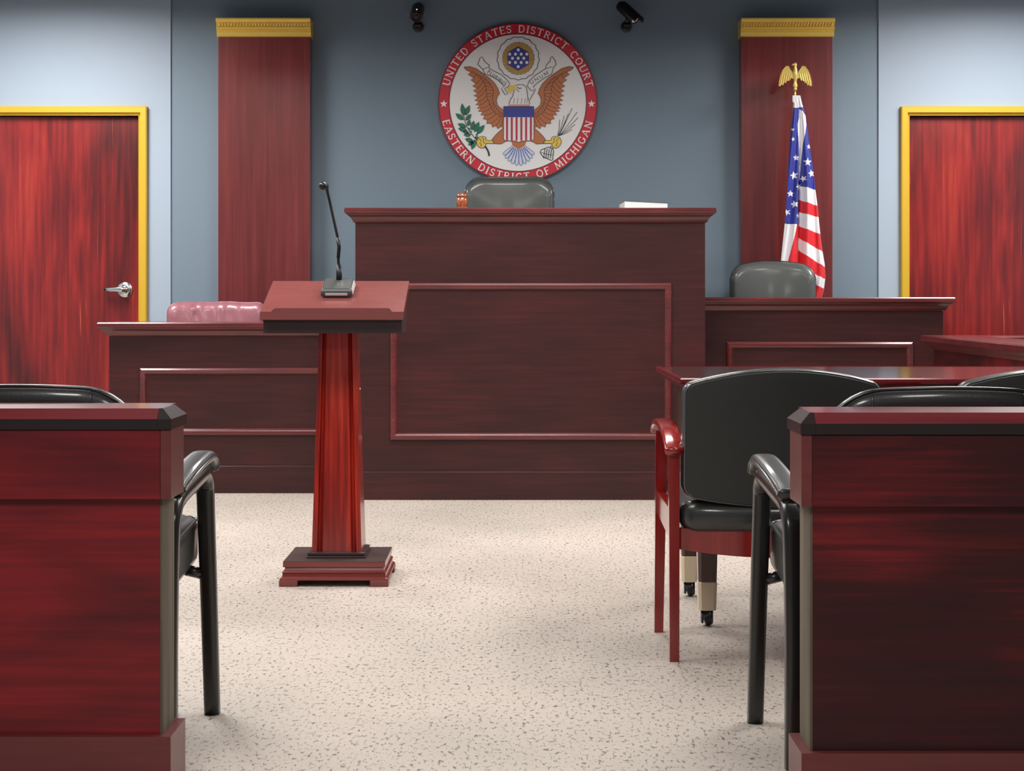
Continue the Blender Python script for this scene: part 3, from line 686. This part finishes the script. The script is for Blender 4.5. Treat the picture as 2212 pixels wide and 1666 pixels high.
sLB, sGreen, sYel, sGold, sLiR, sPink, sTail = pm('seal_brown_line', 92, 44, 24), pm('seal_green', 24, 128, 100), pm('seal_yellow', 240, 206, 84), pm('seal_gold', 196, 152, 70), pm('seal_stripe_red', 190, 26, 66), pm('seal_pink', 226, 170, 160), pm('seal_tail_line', 100, 120, 190)
b = NB(); disc(b, 686*K, T0, 0); obj('disc', b, sW, t)
b = NB(); ringm(b, 686*K, 788*K, T0-.001, 0); rim = obj('rim', b, sR, t)
b = NB(); ringm(b, 680*K, 688*K, T0-.0022, T0+.002); ringm(b, 784*K, 792*K, T0-.002, 0); obj('rim_line', b, sDR, rim)
# --- lettering, drawn stroke by stroke (unit height), thick and thin strokes with small serifs
TK, TN, SF = .17, .10, .055
def serif(x, y, w=.26): return ([(x-w/2, y), (x+w/2, y)], SF)
def arc_(cx, cy, rx, ry, a0, a1, n=14): return [(cx+rx*cos(radians(a0+(a1-a0)*i/n)), cy+ry*sin(radians(a0+(a1-a0)*i/n))) for i in range(n+1)]
G = {
 'I': (.28, [([(.14, 0), (.14, 1)], TK), serif(.14, .02), serif(.14, .98)]),
 'T': (.72, [([(.36, 0), (.36, 1)], TK), ([(.02, .95), (.70, .95)], TN), ([(.04, .98), (.04, .82)], SF), ([(.68, .98), (.68, .82)], SF), serif(.36, .02)]),
 'E': (.60, [([(.12, 0), (.12, 1)], TK), ([(.1, .95), (.56, .95)], TN), ([(.1, .05), (.58, .05)], TN), ([(.1, .52), (.48, .52)], TN), ([(.56, .98), (.56, .82)], SF), ([(.58, .02), (.58, .18)], SF)]),
 'F': (.58, [([(.14, 0), (.14, 1)], TK), ([(.1, .95), (.56, .95)], TN), ([(.1, .52), (.48, .52)], TN), ([(.56, .98), (.56, .82)], SF), serif(.14, .02)]),
 'H': (.80, [([(.14, 0), (.14, 1)], TK), ([(.66, 0), (.66, 1)], TK), ([(.14, .52), (.66, .52)], TN), serif(.14, .02), serif(.66, .02), serif(.14, .98), serif(.66, .98)]),
 'N': (.84, [([(.14, 0), (.14, 1)], TN), ([(.70, 0), (.70, 1)], TN), ([(.12, .98), (.70, .03)], TK), serif(.14, .02), serif(.70, .98), serif(.08, .98, .16)]),
 'M': (.98, [([(.12, 0), (.18, 1)], TN), ([(.86, 0), (.80, 1)], TK), ([(.18, .97), (.49, .1)], TK), ([(.49, .1), (.80, .97)], TN), serif(.12, .02), serif(.86, .02)]),
 'A': (.80, [([(.08, 0), (.40, 1)], TN), ([(.40, 1), (.72, 0)], TK), ([(.2, .34), (.6, .34)], TN*.8), serif(.08, .02, .22), serif(.72, .02, .22)]),
 'U': (.80, [([(.14, 1)]+arc_(.40, .32, .26, .28, 180, 360)[0:8], TK), (arc_(.40, .32, .26, .28, 260, 360)+[(.66, 1)], TN), serif(.14, .98), serif(.66, .98, .2)]),
 'D': (.80, [([(.14, 0), (.14, 1)], TK), ([(.1, .95), (.34, .95)]+arc_(.34, .5, .34, .45, 90, -90)+[(.1, .05)], .125)]),
 'C': (.76, [(arc_(.42, .5, .32, .45, 42, 318, 20), .135), ([(.67, .98), (.67, .74)], SF)]),
 'G': (.82, [(arc_(.42, .5, .32, .45, 42, 318, 20), .135), ([(.67, .98), (.67, .74)], SF), ([(.68, .14), (.68, .44)], TK), serif(.68, .45)]),
 'O': (.82, [(arc_(.41, .5, .32, .45, 0, 360, 26), .135)]),
 'S': (.60, [([(.50, .78)]+arc_(.30, .74, .20, .21, 30, 250, 12)+arc_(.30, .27, .22, .22, 80, -150, 14), .13), ([(.52, .95), (.52, .74)], SF), ([(.08, .05), (.08, .26)], SF)]),
 'R': (.74, [([(.14, 0), (.14, 1)], TK), ([(.1, .95), (.34, .95)]+arc_(.34, .74, .22, .21, 90, -90)+[(.14, .53)], .11), ([(.34, .53), (.68, .02)], TK*.9), serif(.14, .02)]),
 'P': (.70, [([(.14, 0), (.14, 1)], TK), ([(.1, .95), (.34, .95)]+arc_(.34, .72, .24, .23, 90, -90)+[(.14, .49)], .12), serif(.14, .02)]),
 'L': (.60, [([(.14, 0), (.14, 1)], TK), ([(.1, .05), (.58, .05)], TN), ([(.57, .02), (.57, .2)], SF), serif(.14, .98)]),
 'B': (.72, [([(.14, 0), (.14, 1)], TK), ([(.1, .95), (.34, .95)]+arc_(.34, .74, .2, .21, 90, -90)+[(.14, .53)], .11), ([(.14, .53), (.36, .53)]+arc_(.38, .29, .24, .24, 90, -90)+[(.1, .05)], .11)]),
}
def arc_text(txt, r, hgt, a0, a1, top=True, layer=3):
    """letters from angle a0 to a1 (degrees) along radius r of the seal, in drawing units"""
    gap = .17; sp = .44
    ws = [sp if c == ' ' else G[c][0] for c in txt]; tot = sum(ws)+gap*(len(txt)-1)
    u = 0
    for c, w_ in zip(txt, ws):
        if c != ' ':
            bm = NB()
            for si, (pts, th_) in enumerate(G[c][1]):
                out = []
                for (x, y) in pts:
                    f = (u+x)/tot; a_ = radians(a0+(a1-a0)*f)
                    rr_ = (r+(y-.5)*hgt) if top else (r-(y-.5)*hgt)
                    out.append((rr_*cos(a_)*K, rr_*sin(a_)*K))
                if len(out) == 2:
                    (x0_, y0_), (x1_, y1_) = out; out = [(x0_+(x1_-x0_)*k/3, y0_+(y1_-y0_)*k/3) for k in range(4)]
                ribbon(bm, out, th_*hgt*K*.95, layer+.15*si, raw=True)
            obj('letter', bm, sW, rim)
        u += w_+gap
arc_text('UNITED STATES DISTRICT COURT', 736, 74, 166.5, 12.5)
arc_text('EASTERN DISTRICT OF MICHIGAN', 738, 74, 193.5, 345.5, top=False)
def star_pts(cx, cy, r, rot=90): return [(cx+(r if k % 2 == 0 else r*.42)*cos(radians(rot+36*k)), cy-(r if k % 2 == 0 else r*.42)*sin(radians(rot+36*k))) for k in range(10)]
for sx in (131, 1602):
    b = NB(); P_(b, star_pts(sx, 842, 39), 3); obj('star', b, sW, rim)
# --- eagle wings
wing = [(333, 476), (385, 470), (450, 490), (520, 538), (585, 585), (640, 640), (672, 695), (686, 738), (664, 768), (654, 812), (666, 856), (700, 888), (727, 906), (727, 1085),
        (700, 1065), (668, 1090), (652, 1058), (616, 1074), (604, 1036), (560, 1040), (562, 1002), (524, 990), (540, 955), (498, 952), (520, 920), (474, 916), (502, 885), (464, 890), (490, 855), (448, 852), (482, 822), (438, 806), (474, 780), (430, 760), (468, 738), (426, 710), (462, 690), (418, 664), (450, 640), (400, 602), (430, 585), (374, 548), (400, 526), (350, 500)]
MX = lambda p: (1756-p[0], p[1])
b = NB(); P_(b, wing, 2); P_(b, [MX(p) for p in wing], 2)
leg = [(722, 1085), (690, 1112), (650, 1150), (612, 1196), (626, 1236), (700, 1242), (750, 1214), (760, 1100)]
P_(b, leg, 2.2); P_(b, [MX(p) for p in leg], 2.2)
P_(b, [(800, 1200), (956, 1200), (940, 1255), (905, 1280), (878, 1290), (850, 1280), (815, 1255)], 2.4)
eg = obj('eagle', b, sBr, t)
b = NB()
for f in (lambda p: p, MX):
    ribbon(b, [f(p) for p in wing+[wing[0]]], 5, 3)
    ribbon(b, [f(p) for p in leg+[leg[0]]], 5, 3.2)
    ribbon(b, [f(p) for p in sm2([(420, 520), (500, 590), (545, 660), (560, 760), (590, 850), (630, 920), (690, 960), (725, 975)])], 4, 3)
    ribbon(b, [f(p) for p in sm2([(520, 570), (590, 640), (625, 710), (620, 790), (640, 860), (690, 920), (725, 940)])], 4, 3)
    inner = sm2([(420, 520), (500, 590), (545, 660), (560, 760), (590, 850), (630, 920), (690, 960), (725, 975)], 5)
    notch = [p for i, p in enumerate(wing[14:]) if i % 2 == 0][::-1]
    for k, p in enumerate(notch):
        e = inner[min(len(inner)-1, int(k/(len(notch)-1)*(len(inner)-1)))]
        ribbon(b, [f(p), f(((p[0]+e[0])/2, (p[1]+e[1])/2+8)), f(e)], 4, 3)
    in2 = sm2([(520, 570), (590, 640), (625, 710), (620, 790), (640, 860), (690, 920), (725, 940)], 5)
    for k in range(2, len(inner)-2, 2):
        e = in2[min(len(in2)-1, int(k/(len(inner)-1)*(len(in2)-1)))]; ribbon(b, [f(inner[k]), f(e)], 3.5, 3)
        o_ = (e[0]+26, e[1]-12) if k < len(inner)*.7 else (e[0]+14, e[1]-24)
obj('feather_lines', b, sLB, eg)
# --- shield
b = NB(); P_(b, [(727, 868), (1028, 868), (1028, 976), (727, 976)], 4); obj('shield_chief', b, sBlue, t)
sh_ = [(727, 976), (1028, 976), (1028, 1190), (1016, 1210), (905, 1212), (878, 1226), (850, 1212), (742, 1210), (727, 1190)]
b = NB(); P_(b, sh_, 4); shd = obj('shield', b, sW, t)
b = NB()
for k in range(6): x = 751+47.5*k; P_(b, [(x, 977), (x+20, 977), (x+20, 1207), (x, 1207)], 4.6)
obj('stripe', b, sLiR, shd)
b = NB(); ribbon(b, [(727, 868), (1028, 868), (1028, 1190), (1016, 1210), (905, 1212), (878, 1226), (850, 1212), (742, 1210), (727, 1190), (727, 868)], 5, 5); obj('outline', b, sLB, shd)
# --- head, beak, scroll
head = [(780, 845), (795, 800), (818, 765), (830, 720), (832, 682), (862, 652), (918, 650), (952, 678), (962, 730), (966, 775), (980, 810), (985, 845)]
b = NB(); P_(b, head, 3); hd = obj('eagle_head', b, sW, t)
b = NB(); ribbon(b, head, 6, 3.6); ribbon(b, [(862, 676), (885, 690), (905, 684)], 8, 3.8); ribbon(b, [(848, 690), (866, 706), (880, 726)], 5, 3.8)
for x in (825, 862, 900, 935, 958): ribbon(b, [(x, 838), (x+4, 815), (x+10, 785)], 4, 3.8)
obj('head_lines', b, sLine, hd)
b = NB(); P_(b, [(778, 845), (985, 845), (990, 864), (772, 864)], 3.8); obj('neck_band', b, sPink, hd)
b = NB(); P_(b, sm2([(762, 690), (785, 662), (830, 656), (858, 668), (840, 690), (850, 715), (812, 704), (795, 738), (776, 718)], 3, True), 4); obj('beak', b, sYel, hd)
b = NB()
scl = [(470, 448), (492, 386), (515, 372), (528, 405), (545, 428), (586, 458), (580, 488), (640, 520), (700, 550), (750, 592), (790, 642), (772, 668), (735, 690), (770, 742), (742, 752), (706, 690), (735, 668), (680, 612), (620, 575), (556, 545), (540, 545), (520, 498)]
scr = [(1212, 372), (1238, 408), (1250, 448), (1220, 486), (1205, 545), (1140, 580), (1070, 628), (1020, 672), (1045, 700), (1005, 712), (962, 664), (985, 610), (1040, 560), (1100, 520), (1146, 492), (1150, 458), (1190, 418), (1196, 380)]
P_(b, scl, 1.4); P_(b, scr, 1.4); sc_ = obj('motto_scroll', b, sW, t)
b = NB(); ribbon(b, scl+[scl[0]], 6, 2.4); ribbon(b, scr+[scr[0]], 6, 2.4)
ribbon(b, [(520, 498), (586, 470)], 5, 2.4); ribbon(b, [(1146, 492), (1215, 470)], 5, 2.4); ribbon(b, sm2([(990, 800), (1010, 760), (1040, 710)]), 5, 2.4)
def line_text(txt, p0, p1, hgt):
    d = Vector((p1[0]-p0[0], p1[1]-p0[1])); L_ = d.length; d.normalize(); nrm = Vector((d.y, -d.x))
    ws = [G[c][0] for c in txt]; tot = sum(ws)+.2*(len(txt)-1); u = 0
    for c, w_ in zip(txt, ws):
        for pts, th_ in G[c][1]:
            if th_ == SF: continue
            out = [(p0[0]+d.x*(u+x)/tot*L_+nrm.x*y*hgt, p0[1]+d.y*(u+x)/tot*L_+nrm.y*y*hgt) for x, y in pts]
            ribbon(b, out, 4.5, 2.4)
        u += w_+.2
line_text('PLURIBUS', (560, 530), (742, 662), 34); line_text('UNUM', (1000, 650), (1180, 540), 34)
obj('scroll_lines', b, sLine, sc_)
# --- glory of stars
def wavy(cx, cy, r, amp, n, N=144): return [(cx+(r+amp*sin(n*2*pi*i/N))*cos(2*pi*i/N), cy+(r*1.02+amp*sin(n*2*pi*i/N))*sin(2*pi*i/N)) for i in range(N)]
b = NB(); P_(b, wavy(872, 388, 205, 5, 17), 1.0); gl = obj('glory', b, sW, t)
b = NB(); ribbon(b, wavy(872, 388, 207, 5, 17), 6, 2.2, closed=True); ribbon(b, wavy(874, 390, 157, 3, 23), 4, 2.6, closed=True); obj('cloud_line', b, sLine, gl)
b = NB(); P_(b, wavy(874, 390, 153, 4, 24), 2.2)
for k in range(48):
    a_ = 2*pi*k/48; r_ = 122 if k % 2 else 140
    P_(b, [(874+r_*cos(a_)+6*cos(j*pi/3), 390+r_*sin(a_)+6*sin(j*pi/3)) for j in range(6)], 3.0)
obj('gold_ring', b, sGold, gl)
b = NB(); P_(b, [(872+(112+(10 if k % 2 == 0 else -4))*cos(radians(90+30*k/1.0)), 390+(112+(10 if k % 2 == 0 else -6))*sin(radians(90+30*k))) for k in range(12)], 3.2); bf = obj('star_field', b, sBlue, gl)
b = NB()
for (x, y) in ((873, 305), (787, 347), (845, 347), (902, 347), (958, 347), (815, 388), (872, 388), (928, 388), (787, 430), (845, 430), (902, 430), (958, 430), (872, 472)):
    P_(b, [(x+15*cos(j*pi/6), y+16*sin(j*pi/6)) for j in range(12)], 4.2)
obj('stars', b, sW, bf)
# --- tail
b = NB(); tl = NB()
for k in range(10):
    a_ = radians(-148+116*k/9+180+0); ang = radians(212+116*k/9) 
    ang = radians(35+110*k/9)
    dx_, dy_ = cos(ang), sin(ang); Lk = 215 - 30*abs(k-4.5)/4.5
    cx_, cy_ = 878, 1235; nx, ny = -dy_, dx_
    lp = [(cx_+dx_*70+nx*9, cy_+dy_*55+ny*9), (cx_+dx_*Lk*.7+nx*17, cy_+dy_*Lk*.72+ny*17), (cx_+dx_*Lk*.95+nx*13, cy_+dy_*Lk*.98+ny*13), (cx_+dx_*Lk, cy_+dy_*Lk*1.05), (cx_+dx_*Lk*.95-nx*13, cy_+dy_*Lk*.98-ny*13), (cx_+dx_*Lk*.7-nx*17, cy_+dy_*Lk*.72-ny*17), (cx_+dx_*70-nx*9, cy_+dy_*55-ny*9)]
    P_(b, lp, 1.6); ribbon(tl, sm2(lp, 4), 5, 2.2)
te = obj('tail', b, pm('seal_tail_pale', 214, 220, 236), t); obj('tail_lines', tl, sTail, te)
# --- talons
b = NB(); bl = NB()
ta = sm2([(455, 1215), (470, 1180), (510, 1165), (548, 1175), (556, 1205), (620, 1208), (626, 1236), (556, 1236), (545, 1262), (515, 1284), (478, 1268), (462, 1240)], 3, True)
for f in (lambda p: p, MX):
    P_(b, [f(p) for p in ta], 3); ribbon(bl, [f(p) for p in ta+[ta[0]]], 5, 3.6)
    for w_ in ([(478, 1190), (500, 1200), (498, 1225)], [(510, 1178), (530, 1195), (524, 1222), (545, 1235)], [(485, 1235), (505, 1245), (500, 1268)]): ribbon(bl, [f(p) for p in sm2(w_, 4)], 5, 3.8)
tal = obj('talons', b, sYel, t); obj('talon_lines', bl, sLine, tal)
# --- laurel branch
leaves = [((330, 960), (312, 838), 34), ((345, 955), (388, 858), 34), ((328, 1000), (250, 938), 34), ((352, 1005), (404, 945), 30), ((352, 1075), (272, 1040), 32), ((372, 1060), (390, 1000), 26), ((360, 1110), (275, 1085), 32), ((410, 1100), (430, 1012), 34), ((436, 1120), (482, 1022), 36), ((462, 1140), (536, 1052), 36), ((400, 1150), (330, 1150), 30), ((440, 1175), (480, 1190), 24), ((420, 1215), (345, 1190), 34), ((425, 1215), (375, 1255), 26), ((440, 1200), (410, 1296), 36), ((380, 1130), (320, 1120), 24)]
b = NB(); bl = NB()
for (p0, p1, w_) in leaves:
    d = Vector((p1[0]-p0[0], p1[1]-p0[1])); nn = Vector((-d.y, d.x)).normalized()*w_*.68
    at_ = lambda f, s: (p0[0]+d.x*f+nn.x*s, p0[1]+d.y*f+nn.y*s)
    lp = [at_(0, 0), at_(.2, .75), at_(.5, 1), at_(.78, .55), at_(1, 0), at_(.78, -.55), at_(.5, -1), at_(.2, -.75)]
    P_(b, lp, 2.4); ribbon(bl, lp+[lp[0]], 4, 3)
    ribbon(bl, [at_(.05, 0), at_(.8, 0)], 3, 3)
for (x, y) in ((400, 1118), (420, 1090), (460, 1150), (455, 1175), (385, 1092)): P_(b, [(x+12*cos(j*pi/4), y+12*sin(j*pi/4)) for j in range(8)], 2.6)
br = obj('laurel_branch', b, sGreen, t)
ribbon(bl, sm2([(330, 960), (350, 1040), (385, 1110), (440, 1180), (470, 1210)]), 6, 3)
ribbon(bl, sm2([(540, 1262), (560, 1290), (578, 1330), (582, 1362)]), 16, 3); obj('branch_lines', bl, sLine, br)
# --- arrows
b = NB()
for (x, y) in ((1410, 885), (1458, 925), (1285, 1000), (1330, 960), (1372, 940), (1468, 978), (1440, 1045), (1410, 1095), (1345, 1010)):
    ribbon(b, [(1265+(x-1300)*.12, 1160), ((1262+x)/2+6, (1160+y)/2+10), (x, y)], 4, 2.2)
ar = [(1180, 1270), (1100, 1300), (1090, 1325), (1120, 1370), (1205, 1405), (1215, 1400), (1225, 1310), (1216, 1285), (1180, 1275)]
ribbon(b, ar, 7, 2.2)
for x in (1128, 1150, 1172, 1195): ribbon(b, [(x+12, 1290), (x+4, 1330), (x-2, 1385)], 7, 2.2)
ribbon(b, [(1100, 1322), (1160, 1345), (1222, 1350)], 4, 2.2); ribbon(b, [(1190, 1285), (1200, 1255)], 5, 2.2); ribbon(b, [(1215, 1290), (1225, 1262)], 5, 2.2)
obj('arrows', b, sLine, t)

# ------------------------------------------------------------------ flagpole with eagle, and the flag
FD = 9.47; fs = FPX/FD
fx = lambda px: (px-1106)/fs
fz = lambda py: EYE-(py-HORIZON)/fs
PX = fx(1717.5)
t = thing('flagpole', 'slim brass flagpole topped by a golden spread eagle, behind the witness chair', 'flagpole', (PX, FD, 0))
b = NB(); lathe(b, [(0, 0), (.11, 0), (.11, .012), (.095, .022), (.05, .04), (.025, .075), (.018, .08), (0, .08)], 32); obj('base', b, M['goldbrass'], t, True, angle=40)
b = NB(); lathe(b, [(.0, .08), (.012, .08), (.012, fz(212)), (.007, fz(211)), (.005, fz(198)), (0, fz(198))], 16); obj('pole', b, M['goldbrass'], t, True, angle=40)
zx = lambda X, Y: (fx(1560+X/2.644)-PX, fz(30+Y/2.644))
b = NB()
c_ = zx(417, 0)[0]
zz = lambda Y: fz(30+Y/2.644)
ex = lambda X: zx(X, 0)[0]
lathe(b, [(0, zz(440)), (.008, zz(438)), (.011, zz(430)), (.008, zz(420)), (.013, zz(418)), (.014, zz(410)), (.008, zz(388)), (.010, zz(378)), (.015, zz(350)), (.013, zz(322)), (.008, zz(305)), (.010, zz(295)), (.009, zz(284)), (.004, zz(278)), (0, zz(277))], 16, Matrix.Translation((ex(417), 0, 0)))
tube(b, [(ex(412), -.004, zz(289)), (ex(402), -.008, zz(290)), (ex(396), -.01, zz(297))], [.007, .005, .002], 8)
ea = obj('eagle_finial', b, M['goldbrass'], t, True, angle=60)
wl = [(405, 345), (398, 330), (388, 315), (378, 300), (362, 300), (345, 320), (332, 350), (324, 385), (322, 410), (330, 413), (340, 404), (346, 408), (355, 392), (362, 395), (370, 380), (382, 382), (392, 366), (405, 370)]
for s in (1, -1):
    b = NB(); pts = [(ex(417)+s*(ex(X)-ex(417)), zz(Y)) for X, Y in wl]
    if s < 0: pts = pts[::-1]
    prism(b, pts, 'y', -.007, .005); bmesh.ops.bevel(b, geom=[e for e in b.edges if len(e.link_faces) == 2 and abs(e.calc_face_angle(0)) > .6], offset=.0015, segments=2, affect='EDGES')
    for k in range(5):
        X0, Y0 = 392-12*k, 345-2*k; X1, Y1 = 384-13*k, 378+6*k
        tube(b, [(ex(417)+s*(ex(X0)-ex(417)), -.007, zz(Y0)), (ex(417)+s*(ex(X1)-ex(417)), -.007, zz(Y1))], [.003, .0045], 6)
    obj('wing', b, M['goldbrass'], ea, True, angle=50)
# flag: draped cloth as a fine grid; colour follows the printed pattern
fB, fR, fW = plain('flag_blue', sr(38, 48, 150), .45), plain('flag_red', sr(214, 24, 36), .45), plain('flag_white', sr(232, 230, 234), .45)
for m_ in (fB, fR, fW): m_.node_tree.nodes['Principled BSDF'].inputs['Sheen Weight'].default_value = .2
def interp(tab, y):
    if y <= tab[0][1]: return tab[0][0]
    for (x0, y0), (x1, y1) in zip(tab, tab[1:]):
        if y <= y1: return x0+(x1-x0)*(y-y0)/(y1-y0)
    return tab[-1][0]
LE = [(396, 470), (396, 505), (404, 515), (400, 560), (385, 700), (370, 900), (358, 1100), (350, 1210), (330, 1410), (322, 1520), (316, 1680), (318, 1760)]
RE = [(440, 470), (448, 510), (468, 580), (480, 650), (495, 770), (512, 880), (522, 1000), (535, 1100), (545, 1200), (560, 1320), (578, 1430), (583, 1500), (574, 1570), (556, 1640), (530, 1760)]
strips_l = [985, 1062, 1132, 1210, 1275, 1345, 1425, 1500, 1580]; strips_r = [1008, 1110, 1172, 1268, 1365, 1445, 1515, 1570, 1640]
starlist = [(415, 825, 20), (402, 927, 25), (428, 990, 18), (382, 1030, 22), (406, 1090, 24), (364, 1137, 20), (478, 851, 26), (501, 915, 24), (455, 945, 20), (488, 762, 16), (398, 720, 12), (396, 665, 10), (424, 1155, 14)]
def inpoly(x, y, P):
    c = False; j = len(P)-1
    for i in range(len(P)):
        if (P[i][1] > y) != (P[j][1] > y) and x < (P[j][0]-P[i][0])*(y-P[i][1])/(P[j][1]-P[i][1])+P[i][0]: c = not c
        j = i
    return c
star_polys = [(a_, b_, r_, star_pts(a_, b_, r_, 90+12*(i % 3))) for i, (a_, b_, r_) in enumerate(starlist)]
hoist = [(432, 545), (452, 560), (470, 585), (474, 640), (462, 700), (452, 760), (445, 830), (438, 958), (430, 958), (431, 800), (424, 640), (432, 590)]
def flagcol(X, Y):
    if Y < 542-(X-400)*.1: return 2
    if inpoly(X, Y, hoist): return 2
    crease = 432 if Y < 1200 else 432-(Y-1200)*.02
    if Y < 1205+(crease-X)*-.05 and X < crease or (X >= crease and Y < 985+(X-430)*.25):
        for a_, b_, r_, sp_ in star_polys:
            if abs(X-a_) < r_ and abs(Y-b_) < r_ and inpoly(X, Y, sp_): return 2
        return 0
    if X < crease:
        lim = 418-(Y-1205)*.23
        return 2 if X < lim else 1
    re = interp(RE, Y); f = max(0., min(1., (X-430)/145))
    n = 0
    for i in range(len(strips_l)):
        yb = strips_l[i]+(strips_r[i]-strips_l[i])*f**.8*1.0
        if Y > yb: n = i
    return 2 if n % 2 == 0 else 1
NU, NV = 96, 440
b = NB(); Y0, Y1 = 470, 1760; grid = []
for j in range(NV+1):
    Y = Y0+(Y1-Y0)*j/NV; l_, r_ = interp(LE, Y), interp(RE, Y); row = []
    dep = min(1., (Y-Y0)/500.)
    for i in range(NU+1):
        u = i/NU; X = l_+(r_-l_)*u
        uc = (432-l_)/(r_-l_) if r_ > 440 else .5
        y = -.032-.020*dep*abs(sin(pi*min(1, u/uc)*1.0)) if u < uc else -.032-.034*dep*abs(sin(pi*(u-uc)/(1-uc)))**.8
        y += .010*dep*sin(u*19+Y*.004)+.005*dep*sin(u*37+Y*.011)
        y -= .010*math.exp(-((u-uc)/.04)**2)*(-dep)
        x_, z_ = zx(X, Y)
        row.append(b.verts.new((x_, y, z_)))
    grid.append(row)
for j in range(NV):
    Y = Y0+(Y1-Y0)*(j+.5)/NV; l_, r_ = interp(LE, Y), interp(RE, Y)
    for i in range(NU):
        f = b.faces.new((grid[j][i], grid[j][i+1], grid[j+1][i+1], grid[j+1][i]))
        f.material_index = flagcol(l_+(r_-l_)*(i+.5)/NU, Y)
fo = obj('american_flag', b, [fB, fR, fW], None, True, loc=(PX, FD, 0))
sd = fo.modifiers.new('thickness', 'SOLIDIFY'); sd.thickness = .0015; sd.offset = 1
tag(fo, 'draped stars and stripes flag hanging in folds behind the witness chair', 'flag')
